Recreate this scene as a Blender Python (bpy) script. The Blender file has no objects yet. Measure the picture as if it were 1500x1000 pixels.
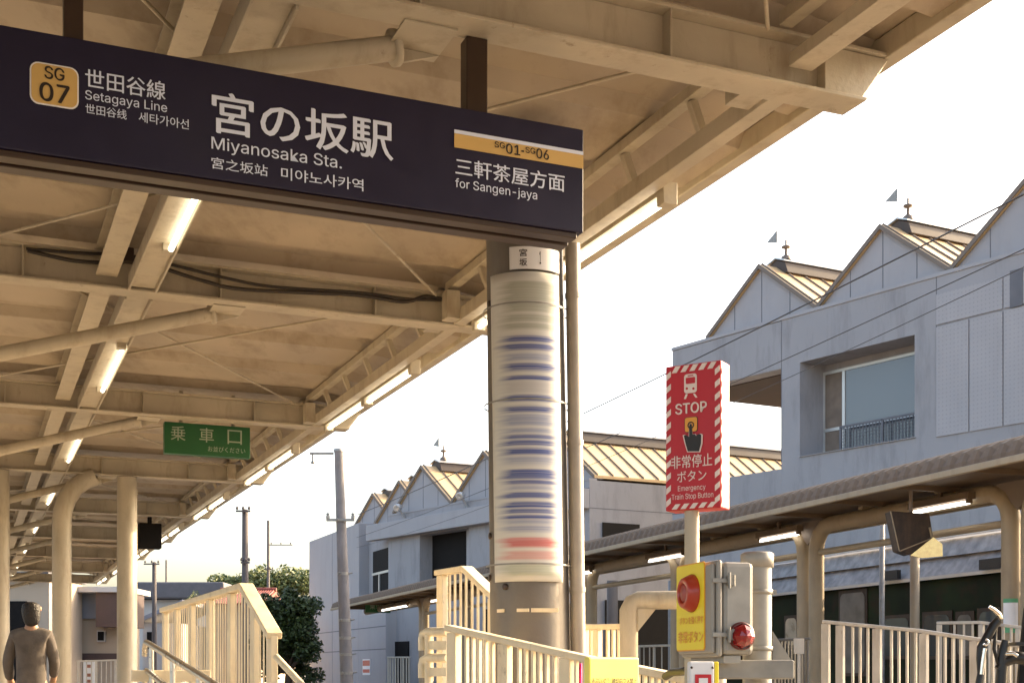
import bpy, bmesh, math, random
from mathutils import Vector, Matrix
R = math.radians
random.seed(7)
SC = bpy.context.scene
COL = SC.collection

# ---------------------------------------------------------------- camera, sky, sun, exposure
F = 1900.0            # focal length in pixels of the 1500 px wide photograph
HZ = 985.0            # pixel row of the horizon
cam = bpy.data.objects.new('camera', bpy.data.cameras.new('camera'))
COL.objects.link(cam)
cam.data.sensor_width = 36.0
cam.data.lens = 36.0 * F / 1500.0
cam.data.shift_y = (HZ - 500.0) / 1500.0
cam.rotation_euler = (R(90), 0, 0)
cam.data.clip_start = 0.05
cam.data.clip_end = 3000
SC.camera = cam

SUN = Vector((0.885, 0.465, 0)).normalized()
ELEV = R(23)
world = bpy.data.worlds.new('World')
SC.world = world
world.use_nodes = True
wn = world.node_tree
sky = wn.nodes.new('ShaderNodeTexSky')
sky.sky_type = 'NISHITA'
sky.sun_disc = False
sky.sun_elevation = ELEV
sky.sun_rotation = math.atan2(SUN.x, SUN.y)
sky.air_density = 1.0
sky.dust_density = 5.5
sky.ozone_density = 0.0
wn.links.new(sky.outputs[0], wn.nodes['Background'].inputs[0])
wn.nodes['Background'].inputs[1].default_value = 0.15
sl = bpy.data.lights.new('sun', 'SUN')
sl.energy = 2.8
sl.angle = R(0.5)
sl.color = (1.0, 0.76, 0.46)
so = bpy.data.objects.new('sun', sl)
COL.objects.link(so)
sdir = Vector((SUN.x * math.cos(ELEV), SUN.y * math.cos(ELEV), math.sin(ELEV)))
so.rotation_euler = (-sdir).to_track_quat('-Z', 'Y').to_euler()
so.location = sdir * 60
SC.view_settings.view_transform = 'Standard'
SC.view_settings.look = 'None'
SC.view_settings.exposure = 2.1
SC.view_settings.gamma = 1.0

# ---------------------------------------------------------------- helpers
def V(*a): return Vector(a)
def at(px, py, Y): return V((px - 750) / F * Y, Y, (HZ - py) / F * Y)

class Frame:
    """origin and three axes (need not be orthogonal)"""
    def __init__(s, o, a, b, c=(0, 0, 1)):
        s.o, s.a, s.b, s.c = Vector(o), Vector(a), Vector(b), Vector(c)
    def p(s, x, y, z): return s.o + s.a * x + s.b * y + s.c * z
W = Frame((0, 0, 0), (1, 0, 0), (0, 1, 0))
MAIN = Frame((0, 0, 0), (-.388, .922, 0), (.922, .388, 0))     # u along the platform, v across it
OPP = Frame((0, 0, 0), (-.34, .94, 0), (.94, .34, 0))          # the platform across the tracks

class MB:
    def __init__(s): s.v, s.f, s.m, s.sm = [], [], [], []
    def add(s, vs, fs, m=0, smooth=False):
        b = len(s.v); s.v += [Vector(p) for p in vs]
        for f in fs:
            s.f.append([b + i for i in f]); s.m.append(m); s.sm.append(smooth)
        return s
    def box(s, fr, x0, x1, y0, y1, z0, z1, m=0):
        vs = [fr.p(x, y, z) for x in (x0, x1) for y in (y0, y1) for z in (z0, z1)]
        return s.add(vs, [(0,1,3,2),(4,6,7,5),(0,4,5,1),(2,3,7,6),(0,2,6,4),(1,5,7,3)], m)
    def prism(s, poly, ext, m=0):
        n = len(poly); ext = Vector(ext); poly = [Vector(p) for p in poly]
        vs = poly + [p + ext for p in poly]
        fs = [tuple(range(n)), tuple(range(2*n-1, n-1, -1))] + [(i, (i+1) % n, n+(i+1) % n, n+i) for i in range(n)]
        return s.add(vs, fs, m)
    def bar(s, a, b, w, h, up=(0,0,1), m=0):
        a, b = Vector(a), Vector(b); d = (b-a).normalized(); side = d.cross(Vector(up)).normalized(); u = side.cross(d)
        vs = [p + side*x*w/2 + u*y*h/2 for p in (a, b) for x in (-1, 1) for y in (-1, 1)]
        return s.add(vs, [(0,1,3,2),(4,6,7,5),(0,4,5,1),(2,3,7,6),(0,2,6,4),(1,5,7,3)], m)
    def tube(s, pts, r, n=12, m=0, caps=True):
        pts = [Vector(p) for p in pts]; k = len(pts)
        rs = r if isinstance(r, (list, tuple)) else [r]*k
        t0 = (pts[1]-pts[0]).normalized()
        side = t0.cross(V(0,0,1))
        if side.length < 1e-3: side = V(1,0,0)
        side.normalize(); vs = []
        for i, p in enumerate(pts):
            t = (pts[min(i+1,k-1)] - pts[max(i-1,0)]).normalized()
            side = (side - t*side.dot(t)).normalized(); up = t.cross(side)
            for j in range(n):
                a = 2*math.pi*j/n
                vs.append(p + (side*math.cos(a) + up*math.sin(a))*rs[i])
        fs = [(i*n+j, i*n+(j+1)%n, (i+1)*n+(j+1)%n, (i+1)*n+j) for i in range(k-1) for j in range(n)]
        s.add(vs, fs, m, True)
        if caps:
            s.add(vs[:n], [tuple(range(n))], m); s.add(vs[-n:], [tuple(range(n))], m)
        return s
    def lathe(s, o, axis, prof, n=24, m=0, smooth=True):
        o, axis = Vector(o), Vector(axis).normalized()
        a = axis.orthogonal().normalized(); b = axis.cross(a); vs = []
        for r, h in prof:
            for j in range(n):
                t = 2*math.pi*j/n
                vs.append(o + axis*h + (a*math.cos(t) + b*math.sin(t))*max(r, 1e-5))
        fs = [(i*n+j, i*n+(j+1)%n, (i+1)*n+(j+1)%n, (i+1)*n+j) for i in range(len(prof)-1) for j in range(n)]
        return s.add(vs, fs, m, smooth)
    def mesh(s, name, mats, off):
        me = bpy.data.meshes.new(name)
        me.from_pydata([p - off for p in s.v], [], s.f)
        for mt in (mats if isinstance(mats, (list, tuple)) else [mats]): me.materials.append(mt)
        me.polygons.foreach_set('material_index', s.m)
        me.polygons.foreach_set('use_smooth', s.sm)
        bm = bmesh.new(); bm.from_mesh(me)
        bmesh.ops.recalc_face_normals(bm, faces=bm.faces[:]); bm.to_mesh(me); bm.free()
        return me

OFF = {}
def tag(o, label, cat, group=None):
    o['label'] = label; o['category'] = cat
    if group: o['group'] = group
    return o
def thing(name, loc, label, cat, group=None):
    o = bpy.data.objects.new(name, None); COL.objects.link(o)
    o.empty_display_size = .1
    o.location = loc; OFF[o.name] = Vector(loc)
    return tag(o, label, cat, group)
def part(name, mb, mats, parent, bevel=0, label=None):
    off = OFF[parent.name]
    o = bpy.data.objects.new(name, mb.mesh(name, mats, off)); COL.objects.link(o)
    o.parent = parent; OFF[o.name] = off
    if label: o['label'] = label
    if bevel: bev(o, bevel)
    return o
def solo(name, mb, mats, loc, label, cat, group=None, bevel=0):
    loc = Vector(loc)
    o = bpy.data.objects.new(name, mb.mesh(name, mats, loc)); COL.objects.link(o)
    o.location = loc; OFF[o.name] = loc
    if bevel: bev(o, bevel)
    return tag(o, label, cat, group)
def struct(name, mb, mats, kind='structure'):
    o = bpy.data.objects.new(name, mb.mesh(name, mats, V(0,0,0))); COL.objects.link(o)
    o['kind'] = kind; OFF[o.name] = V(0,0,0)
    return o
def bev(o, w):
    md = o.modifiers.new('bevel', 'BEVEL'); md.width = w; md.segments = 2; md.limit_method = 'ANGLE'; md.angle_limit = R(40)
def dup(root, delta, label, group=None):
    r = root.copy(); COL.objects.link(r); r.location = root.location + Vector(delta); OFF[r.name] = OFF[root.name] + Vector(delta)
    r['label'] = label
    if group: r['group'] = group
    for c in list(root.children):
        d = c.copy(); COL.objects.link(d); d.parent = r
        for g in list(c.children):
            e = g.copy(); COL.objects.link(e); e.parent = d
    return r
def dup_part(o, delta):
    c = o.copy(); COL.objects.link(c); c.parent = o.parent; c.location = o.location + Vector(delta); OFF[c.name] = OFF[o.name]
    for g in list(o.children):
        e = g.copy(); COL.objects.link(e); e.parent = c
    return c

class Plane:
    """a vertical plane: origin, horizontal unit direction; looks towards the viewer's side"""
    def __init__(s, p0, ex):
        s.o = Vector((p0[0], p0[1], 0)); s.e = Vector(ex).normalized(); n = V(s.e.y, -s.e.x, 0)
        s.n = n if n.dot(-s.o) > 0 else -n
    def sz(s, px, py):
        q = (px-750)/F
        t = (q*s.o.y - s.o.x)/(s.e.x - q*s.e.y)
        Y = s.o.y + t*s.e.y
        return t, (HZ-py)/F*Y
    def Y(s, t): return s.o.y + t*s.e.y
    def p(s, t, z, off=0.0): 
        q = s.o + s.e*t + s.n*off
        return V(q.x, q.y, z)
    def px(s, px, py, off=0.0): return s.p(*s.sz(px, py), off)

_tc = {}
try:        # the plain grotesque that ships inside Blender; the built-in font serves if it is missing
    SANS = bpy.data.fonts.load(bpy.utils.system_resource('DATAFILES', path='fonts') + '/Inter.woff2')
except Exception:
    SANS = None
def glyphs(body, bold=0.0):
    key = (body, bold)
    if key in _tc: return _tc[key]
    cu = bpy.data.curves.new('t', 'FONT'); cu.body = body; cu.size = 1; cu.resolution_u = 3
    if SANS and body.isascii(): cu.font = SANS
    ob = bpy.data.objects.new('t', cu); COL.objects.link(ob)
    dg = bpy.context.evaluated_depsgraph_get()
    me = bpy.data.meshes.new_from_object(ob.evaluated_get(dg))
    vs = [(v.co.x, v.co.y) for v in me.vertices]; fs = [tuple(p.vertices) for p in me.polygons]
    bpy.data.objects.remove(ob); bpy.data.curves.remove(cu); bpy.data.meshes.remove(me)
    _tc[key] = (vs, fs); return vs, fs
def text_mb(body, fn, w, h, bold=0.0):
    """fit the visible extent of the text into w x h and map (x, y) with fn"""
    vs, fs = glyphs(body)
    x0, x1 = min(v[0] for v in vs), max(v[0] for v in vs); y0, y1 = min(v[1] for v in vs), max(v[1] for v in vs)
    m = MB(); n = len(vs); k = 3 if bold else 1
    t = bold*h*.5
    for i in range(k):            # heavier weight: the strokes are struck several times a hair apart
        dx, dy = ((0,0),(t,-t*.6),(-t,t*.6))[i]; out = []
        for x, y in vs:
            X_, Y_ = (x-x0)/(x1-x0)*(w-2*t)+t+dx, (y-y0)/(y1-y0)*(h-1.2*t)+.6*t+dy
            p = fn(X_, Y_); nn = (fn(X_+1e-3, Y_)-p).cross(fn(X_, Y_+1e-3)-p).normalized(); out.append(p+nn*.0002*i)
        m.add(out, fs)
    return m
def lettering(parent, pl, body, pl_left, px_right, hpx, mat, bold=0.0, off=.003):
    """pl_left: pixel of the lower left corner of the visible text"""
    s0, z0 = pl.sz(*pl_left); s1, _ = pl.sz(px_right, pl_left[1]); h = hpx/F*pl.Y(s0)
    sg = 1 if s1 > s0 else -1
    return part('lettering', text_mb(body, lambda x, y: pl.p(s0+sg*x, z0+y, off), abs(s1-s0), h, bold), mat, parent)

# ---------------------------------------------------------------- materials
def mat(name, col, rough=.6, metal=0.0, var=.12, scale=3.0, bump=0.0, bscale=40.0, dirt=None, dirt_amt=.5, dscale=(1.5,1.5,.35), spec=.5, coat=0, rust=0):
    m = bpy.data.materials.new(name); m.use_nodes = True; t = m.node_tree; N = t.nodes; L = t.links
    b = N['Principled BSDF']; b.inputs['Roughness'].default_value = rough; b.inputs['Metallic'].default_value = metal
    b.inputs['Specular IOR Level'].default_value = spec; b.inputs['Coat Weight'].default_value = coat
    tc = N.new('ShaderNodeTexCoord'); nz = N.new('ShaderNodeTexNoise'); nz.inputs['Scale'].default_value = scale; nz.inputs['Detail'].default_value = 6
    L.new(tc.outputs['Object'], nz.inputs['Vector'])
    cr = N.new('ShaderNodeValToRGB')
    cr.color_ramp.elements[0].position = .3; cr.color_ramp.elements[1].position = .7
    cr.color_ramp.elements[0].color = tuple(c*(1-var) for c in col)+(1,); cr.color_ramp.elements[1].color = tuple(min(1, c*(1+var)) for c in col)+(1,)
    L.new(nz.outputs['Fac'], cr.inputs['Fac']); out = cr.outputs['Color']
    if dirt:
        mp = N.new('ShaderNodeMapping'); mp.inputs['Scale'].default_value = dscale; L.new(tc.outputs['Object'], mp.inputs['Vector'])
        n2 = N.new('ShaderNodeTexNoise'); n2.inputs['Scale'].default_value = 4; n2.inputs['Detail'].default_value = 8; n2.inputs['Roughness'].default_value = .65
        L.new(mp.outputs['Vector'], n2.inputs['Vector'])
        r2 = N.new('ShaderNodeValToRGB'); r2.color_ramp.elements[0].position = .5; r2.color_ramp.elements[1].position = .75
        r2.color_ramp.elements[0].color = (0,0,0,1); r2.color_ramp.elements[1].color = (dirt_amt,)*3+(1,)
        L.new(n2.outputs['Fac'], r2.inputs['Fac'])
        mx = N.new('ShaderNodeMix'); mx.data_type = 'RGBA'; L.new(r2.outputs['Color'], mx.inputs['Factor'])
        L.new(out, mx.inputs['A']); mx.inputs['B'].default_value = tuple(dirt)+(1,); out = mx.outputs['Result']
    if rust:          # sparse specks and runs of rust on old paint
        mp = N.new('ShaderNodeMapping'); mp.inputs['Scale'].default_value = (1,1,.45); L.new(tc.outputs['Object'], mp.inputs['Vector'])
        n4 = N.new('ShaderNodeTexNoise'); n4.inputs['Scale'].default_value = 7; n4.inputs['Detail'].default_value = 10; n4.inputs['Roughness'].default_value = .72
        L.new(mp.outputs['Vector'], n4.inputs['Vector'])
        r4 = N.new('ShaderNodeValToRGB'); r4.color_ramp.elements[0].position = .63; r4.color_ramp.elements[1].position = .72
        r4.color_ramp.elements[0].color = (0,0,0,1); r4.color_ramp.elements[1].color = (rust,)*3+(1,)
        L.new(n4.outputs['Fac'], r4.inputs['Fac']); m4 = N.new('ShaderNodeMix'); m4.data_type = 'RGBA'; L.new(r4.outputs['Color'], m4.inputs['Factor'])
        L.new(out, m4.inputs['A']); m4.inputs['B'].default_value = (.13,.06,.028,1); out = m4.outputs['Result']
    L.new(out, b.inputs['Base Color'])
    rr = N.new('ShaderNodeMapRange'); rr.inputs['To Min'].default_value = max(0, rough-.12); rr.inputs['To Max'].default_value = min(1, rough+.12)
    L.new(nz.outputs['Fac'], rr.inputs['Value']); L.new(rr.outputs['Result'], b.inputs['Roughness'])
    if bump:
        n3 = N.new('ShaderNodeTexNoise'); n3.inputs['Scale'].default_value = bscale; n3.inputs['Detail'].default_value = 4
        L.new(tc.outputs['Object'], n3.inputs['Vector'])
        bp = N.new('ShaderNodeBump'); bp.inputs['Strength'].default_value = bump; bp.inputs['Distance'].default_value = .02
        L.new(n3.outputs['Fac'], bp.inputs['Height']); L.new(bp.outputs['Normal'], b.inputs['Normal'])
    return m
def emit(name, col, st):
    m = bpy.data.materials.new(name); m.use_nodes = True; b = m.node_tree.nodes['Principled BSDF']
    b.inputs['Base Color'].default_value = (.8,.8,.8,1); b.inputs['Emission Color'].default_value = tuple(col)+(1,); b.inputs['Emission Strength'].default_value = st
    return m
def leafmat(name, c0, c1):
    m = bpy.data.materials.new(name); m.use_nodes = True; t = m.node_tree; b = t.nodes['Principled BSDF']
    g = t.nodes.new('ShaderNodeNewGeometry'); cr = t.nodes.new('ShaderNodeValToRGB')
    cr.color_ramp.elements[0].color = tuple(c0)+(1,); cr.color_ramp.elements[1].color = tuple(c1)+(1,)
    t.links.new(g.outputs['Random Per Island'], cr.inputs['Fac']); t.links.new(cr.outputs['Color'], b.inputs['Base Color'])
    b.inputs['Roughness'].default_value = .55; b.inputs['Transmission Weight'].default_value = 0
    return m
def glassmat(name, tint=(.05,.06,.07), rough=.05):
    m = bpy.data.materials.new(name); m.use_nodes = True; b = m.node_tree.nodes['Principled BSDF']
    b.inputs['Base Color'].default_value = tuple(tint)+(1,); b.inputs['Roughness'].default_value = rough; b.inputs['Specular IOR Level'].default_value = .8
    return m

CREAM = mat('cream_paint', (.46,.40,.295), .5, var=.10, scale=2.5, bump=.12, bscale=35, dirt=(.22,.15,.085), dirt_amt=.55, rust=.65)
DECK = mat('canopy_deck_paint', (.40,.33,.24), .55, var=.12, scale=1.2, dirt=(.17,.115,.06), dirt_amt=.6, dscale=(.9,.35,1))
IVORY = mat('ivory_railing_paint', (.78,.67,.47), .42, var=.08, scale=5, bump=.06, dirt=(.42,.29,.16), dirt_amt=.5, rust=.6)
STEEL = mat('stainless_steel', (.62,.6,.56), .3, 1.0, var=.1, scale=12)
GALV = mat('galvanised_steel', (.27,.26,.24), .5, .3, var=.16, scale=14, dirt=(.3,.25,.2), dirt_amt=.3)
CONC = mat('pole_metal_sleeve', (.155,.138,.12), .48, .4, var=.14, scale=4, bump=.08, bscale=30, dirt=(.12,.10,.085), dirt_amt=.6, dscale=(1.5,1.5,.4), rust=.4)
NAVY = mat('navy_sign_face', (.012,.0095,.032), .42, var=.08, scale=6, spec=.35)
BROWN = mat('dark_brown_frame', (.035,.018,.010), .4, var=.12)
GOLD = mat('gold_print', (.55,.36,.12), .5, var=.04)
WHITE = mat('white_print', (.72,.72,.74), .5, var=.03)
SIGNW = mat('sign_white_lettering', (.62,.68,.84), .5, var=.03)
CONDUIT = mat('pale_conduit', (.36,.32,.27), .45, .2, var=.12, scale=6, dirt=(.2,.16,.12), dirt_amt=.4)
DKTXT = mat('dark_print', (.016,.009,.006), .5, var=.05)
RED = mat('red_print', (.50,.010,.020), .5, var=.05)
REDW = mat('white_reflective_print', (.80,.66,.60), .45, var=.04)
YEL = mat('yellow_plate', (.88,.70,.03), .4, var=.05)
ORANGE = mat('orange_print', (.78,.33,.03), .45, var=.05)
GREEN = mat('green_sign_face', (.012,.10,.025), .45, var=.08)
BLACK = mat('black_rubber', (.012,.011,.010), .5, var=.2)
CABLE = mat('cable_sheath', (.03,.022,.016), .6, var=.2)
TUBE = emit('fluorescent_tube', (1.0,.90,.70), 1.3)
TUBE2 = emit('far_fluorescent_tube', (1.0,.93,.82), 1.8)
WALL = mat('grey_rendered_concrete', (.30,.29,.298), .8, var=.06, scale=.5, bump=.12, bscale=14, dirt=(.19,.183,.188), dirt_amt=.8, dscale=(.5,.5,.12))
WALLP = mat('pale_wall_panel', (.335,.323,.332), .75, var=.05, scale=.8, bump=.1, bscale=10, dirt=(.28,.265,.265), dirt_amt=.45, dscale=(.6,.6,.12))
SEAM = mat('joint_filler', (.13,.13,.145), .8)
ROOFM = mat('beige_metal_roofing', (.66,.45,.23), .45, .1, var=.05, scale=.6)
ROOFD = mat('brown_roof_trim', (.16,.12,.09), .55, var=.1)
CANR = mat('brown_ribbed_roofing', (.15,.105,.072), .85, 0, var=.1, scale=2, dirt=(.12,.09,.07), dirt_amt=.4)
CANU = mat('brown_canopy_soffit', (.12,.078,.042), .7, var=.15, scale=1.5, dirt=(.10,.07,.04), dirt_amt=.6)
GLASS = glassmat('window_glass', (.05,.06,.065), .04)
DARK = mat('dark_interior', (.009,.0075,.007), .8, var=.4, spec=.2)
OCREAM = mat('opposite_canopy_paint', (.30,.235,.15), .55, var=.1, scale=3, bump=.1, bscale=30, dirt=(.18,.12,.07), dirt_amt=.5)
ALU = mat('aluminium_frame', (.55,.54,.52), .4, .6, var=.05)

# ---------------------------------------------------------------- ground, platforms
GROUND = mat('worn_asphalt', (.16,.14,.12), .9, var=.2, scale=.8, bump=.3, bscale=30)
PAVE = mat('platform_paving', (.42,.36,.28), .8, var=.1, scale=1.5, bump=.2, bscale=25)
BALL = mat('track_ballast', (.22,.18,.15), .95, var=.35, scale=14, bump=.8, bscale=18)
GZ = -1.3; PZ = -1.0
m = MB(); m.add([(-1500,-300,GZ),(1500,-300,GZ),(1500,2500,GZ),(-1500,2500,GZ)], [(0,1,2,3)]); struct('ground', m, GROUND)
m = MB(); m.box(MAIN, -20, 90, 4.6, 9.4, GZ-.2, GZ+.006); struct('track_bed', m, BALL)
m = MB(); m.box(MAIN, 9.4, 47, -6, 3.95, GZ-.2, PZ); struct('platform', m, PAVE)
m = MB(); m.prism([MAIN.p(9.398,-1.0,GZ+.004), MAIN.p(9.398,-1.0,PZ), MAIN.p(6.0,-1.0,GZ+.004)], MAIN.p(0,4.9,0)); struct('ramp', m, PAVE)
m = MB(); m.box(OPP, 12.5, 46, 10.0, 13.4, GZ-.2, PZ); struct('opposite_platform', m, PAVE)

# ---------------------------------------------------------------- canopy over the near platform
U0, STEP, NB = 5.67, 5.0, 9          # first beam in view, beam spacing
canopy = thing('platform_canopy', MAIN.p(20, -1.2, PZ), 'cream steel platform canopy overhead with ribbed ceiling, cross beams and edge girder', 'canopy')
m = MB(); top = 0
prof = []
u = -3.0
while u < 46.2:
    prof += [(u, 3.40), (u+.72, 3.40), (u+.80, 3.49), (u+1.17, 3.49)]; u += 1.25
for (v0, za, v1, zb) in ((-6.0, 0, 3.75, 0), (3.75, 0, 4.58, -.10)):
    pts = [MAIN.p(a, v0, z+za) for a, z in prof] + [MAIN.p(a, v1, z+zb) for a, z in prof]
    k = len(prof); m.add(pts, [(i, i+1, k+i+1, k+i) for i in range(k-1)])
m.box(MAIN, -3, 46.2, -6, 3.7, 3.515, 3.56); m.prism([MAIN.p(-3,3.702,3.515), MAIN.p(-3,3.702,3.56), MAIN.p(-3,4.6,3.44), MAIN.p(-3,4.6,3.40)], MAIN.p(49.2,0,0))
part('roof_deck', m, DECK, canopy)
m = MB(); m.box(MAIN, -3, 46.2, 4.50, 4.60, 3.262, 3.395); part('eaves_gutter', m, CREAM, canopy, .008)
m = MB(); b = U0
poly = lambda uu, z0, z1: [MAIN.p(uu,-6,z0), MAIN.p(uu,4.36-(3.0-z0)*.0+(z0-3.0)*.75,z0), MAIN.p(uu,4.36+(z1-3.0)*.75,z1), MAIN.p(uu,-6,z1)]
m.prism(poly(b-.012, 3.03, 3.27), MAIN.p(.024,0,0))
m.prism(poly(b-.10, 3.01, 3.03), MAIN.p(.20,0,0)); m.prism(poly(b-.10, 3.27, 3.29), MAIN.p(.20,0,0))
for v in (.4, 1.9, 3.2): m.box(MAIN, b-.09, b+.09, v-.006, v+.006, 3.03, 3.27)
m.prism([MAIN.p(b-.08,4.12,3.03), MAIN.p(b-.08,4.355,3.03), MAIN.p(b-.08,4.53,3.265), MAIN.p(b-.08,4.12,3.265)], MAIN.p(.16,0,0))
beam = part('beam', m, CREAM, canopy, .004)
m = MB(); 
m.box(MAIN, b+.10, b+4.90, 3.90, 4.00, 3.02, 3.13); m.box(MAIN, b+.1, b+4.9, 3.82, 3.90, 3.30, 3.37)
for k in range(1, 6): m.bar(MAIN.p(b+k*.83, 3.93, 3.13), MAIN.p(b+k*.83, 3.86, 3.30), .05, .05, MAIN.a)
m.box(MAIN, b+4.74, b+4.88, 3.78, 3.90, 3.03, 3.27); m.box(MAIN, b+.12, b+.3, 3.75, 3.90, 3.04, 3.27)
gird = part('edge_girder', m, CREAM, canopy, .004)
m = MB(); m.box(MAIN, b+.1, b+4.9, .93, 1.09, 3.10, 3.115); m.box(MAIN, b+.1, b+4.9, 1.0, 1.02, 3.115, 3.3); m.box(MAIN, b+.1, b+4.9, .93, 1.09, 3.3, 3.315)
purl = part('purlin', m, CREAM, canopy)
m = MB(); m.tube([MAIN.p(b+.29, 1.9, 3.0), MAIN.p(b+.29, -1.05, 2.12)], .058, 14)
brace = part('knee_brace', m, CREAM, canopy)
m = MB(); m.lathe(MAIN.p(b+.29,1.88,2.995), MAIN.p(0,.93,.28), [(0,0),(.085,0),(.085,.03),(0,.03)], 16); m.box(MAIN, b+.02, b+.36, 1.86, 2.12, 3.0, 3.008); m.prism([MAIN.p(b+.28,1.92,2.93), MAIN.p(b+.28,2.12,2.999), MAIN.p(b+.28,1.88,2.999)], MAIN.p(.02,0,0))
part('brace_flange', m, CREAM, brace)
m = MB(); m.tube([MAIN.p(b+.1,.3,3.24), MAIN.p(b+4.85,3.72,3.24)], .011, 8); rod1 = part('tie_rod', m, CREAM, canopy)
m = MB(); m.tube([MAIN.p(b+.2,3.5,3.215), MAIN.p(b+4.6,.2,3.215)], .011, 8); rod2 = part('tie_rod', m, CREAM, canopy)
m = MB(); m.lathe(MAIN.p(b,-1.2,PZ), (0,0,1), [(.16,0),(.14,.02),(.13,4.0)], 20); col0 = part('column', m, CREAM, canopy)
for k in range(1, NB):
    for o in (beam, gird, purl, brace, rod1, rod2, col0):
        if k == NB-1 and o in (gird, purl, rod1, rod2): continue
        dup_part(o, MAIN.a*STEP*k)
for o in (beam, purl, rod1, rod2): dup_part(o, MAIN.a*-STEP)
m = MB(); m.box(MAIN, b-4.9, b-.1, 3.88, 4.02, 3.10, 3.17); m.box(MAIN, b-4.9, b-.1, 3.82, 3.90, 3.30, 3.37); part('edge_girder', m, CREAM, canopy, .004)
ub = U0+3*STEP
m = MB(); m.lathe(MAIN.p(ub,2.28,PZ), (0,0,1), [(.19,0),(.155,.03),(.15,4.0)], 20); part('column', m, CREAM, canopy)
m = MB(); m.tube([MAIN.p(ub,1.33,PZ), MAIN.p(ub,1.33,2.3)]+[MAIN.p(ub,1.33+.6*(1-math.cos(t)),2.3+.7*math.sin(t)) for t in (.2,.5,.8,1.1,1.35)], .14, 18); part('column', m, CREAM, canopy)
m = MB(); m.lathe(MAIN.p(ub,.47,PZ), (0,0,1), [(.17,0),(.13,.03),(.125,4.0)], 18); part('column', m, CREAM, canopy)

# lamps along the middle channel
ordn = ['first', 'second', 'third', 'fourth', 'fifth', 'sixth', 'seventh', 'eighth']
lamp = thing('fluorescent_lamp', MAIN.p(b+2.5, 1.28, 3.03), 'lit fluorescent tube in a long cream channel just below the hanging station name sign', 'lamp', 'tube lamps on the middle channel')
m = MB(); m.box(MAIN, b+.12, b+4.88, 1.17, 1.185, 3.0, 3.12); m.box(MAIN, b+.12, b+4.88, 1.375, 1.39, 3.0, 3.12); m.box(MAIN, b+.12, b+4.88, 1.185, 1.375, 3.035, 3.05)
m.box(MAIN, b+1.72, b+1.8, 1.28, 1.36, 2.985, 3.04); m.box(MAIN, b+3.72, b+3.8, 1.28, 1.36, 2.985, 3.04)
part('lamp_channel', m, CREAM, lamp, .003)
m = MB(); m.tube([MAIN.p(b+1.8,1.335,2.995), MAIN.p(b+3.72,1.335,2.995)], .020, 12); part('tube', m, TUBE, lamp)
for k in range(1, 8): dup(lamp, MAIN.a*STEP*k, 'lit fluorescent tube on the middle ceiling channel, %s bay beyond the station name sign' % ordn[k])
dup(lamp, MAIN.a*-STEP, 'lit tube channel in front of and above the station name sign, nearest the viewer')
edge = thing('fluorescent_lamp', MAIN.p(b+2.3, 4.06, 2.95), 'lit edge tube lamp right of the station name sign, brightest against the white sky', 'lamp', 'tube lamps along the canopy edge')
m = MB(); m.box(MAIN, b+1.45, b+3.1, 4.02, 4.11, 3.005, 3.07); m.box(MAIN, b+1.43, b+1.52, 4.015, 4.115, 2.935, 3.075); m.box(MAIN, b+3.04, b+3.11, 4.015, 4.115, 2.94, 3.075); m.box(MAIN, b+1.6,b+1.66,4.0,4.06,3.05,3.12)
part('lamp_housing', m, CREAM, edge, .004)
m = MB(); m.tube([MAIN.p(b+1.52,4.065,2.972), MAIN.p(b+3.04,4.065,2.972)], .022, 12); part('tube', m, TUBE, edge)
for k in range(0, 8):
    for j in (0, 1):
        if k == 0 and j == 0: continue
        dup(edge, MAIN.a*(STEP*k+1.66*j), '%s eaves tube lamp of the %s bay beyond the station name sign' % (('nearer','farther')[j], ordn[k]))

# cables clipped along the second beam
bp = Plane(MAIN.p(U0+STEP-.12, 0, 0), MAIN.b)
def cable(pts, r, label):
    P = [bp.px(x, y) for x, y in pts]; Q = []
    for i in range(len(P)-1):
        for t in range(6):
            a = t/6; p0 = P[max(i-1,0)]; p3 = P[min(i+2,len(P)-1)]
            Q.append(.5*((2*P[i])+(P[i+1]-p0)*a+(2*p0-5*P[i]+4*P[i+1]-p3)*a*a+(3*P[i]-p0-3*P[i+1]+p3)*a**3))
    Q.append(P[-1]); mb = MB(); mb.tube(Q, r, 8)
    solo('cable', mb, CABLE, P[0], label, 'cable', 'cables along the second canopy beam')
cable([(38,364),(120,371),(180,373),(240,385),(330,407),(400,420),(520,428),(600,438),(668,440)], .013, 'upper dark cable running along the top of the second cream beam')
cable([(40,367),(110,382),(165,384),(186,378),(230,390),(300,412),(360,424),(520,432),(590,442),(625,434),(664,442)], .016, 'lower sagging dark cable clipped below another one on the second beam')
m = MB()
for (x, y, w, h) in ((172,358,14,14),(180,366,14,20),(172,376,10,10)): 
    s, z = bp.sz(x, y); Y = bp.Y(s)/F
    m.box(Frame(bp.o, bp.e, bp.n), s, s+w*Y, 0, .09, z-h*Y, z)
solo('junction_box', m, BROWN, bp.px(180,370), 'small dark junction box on the second beam beside the lamp channel', 'junction box', bevel=.006)

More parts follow.
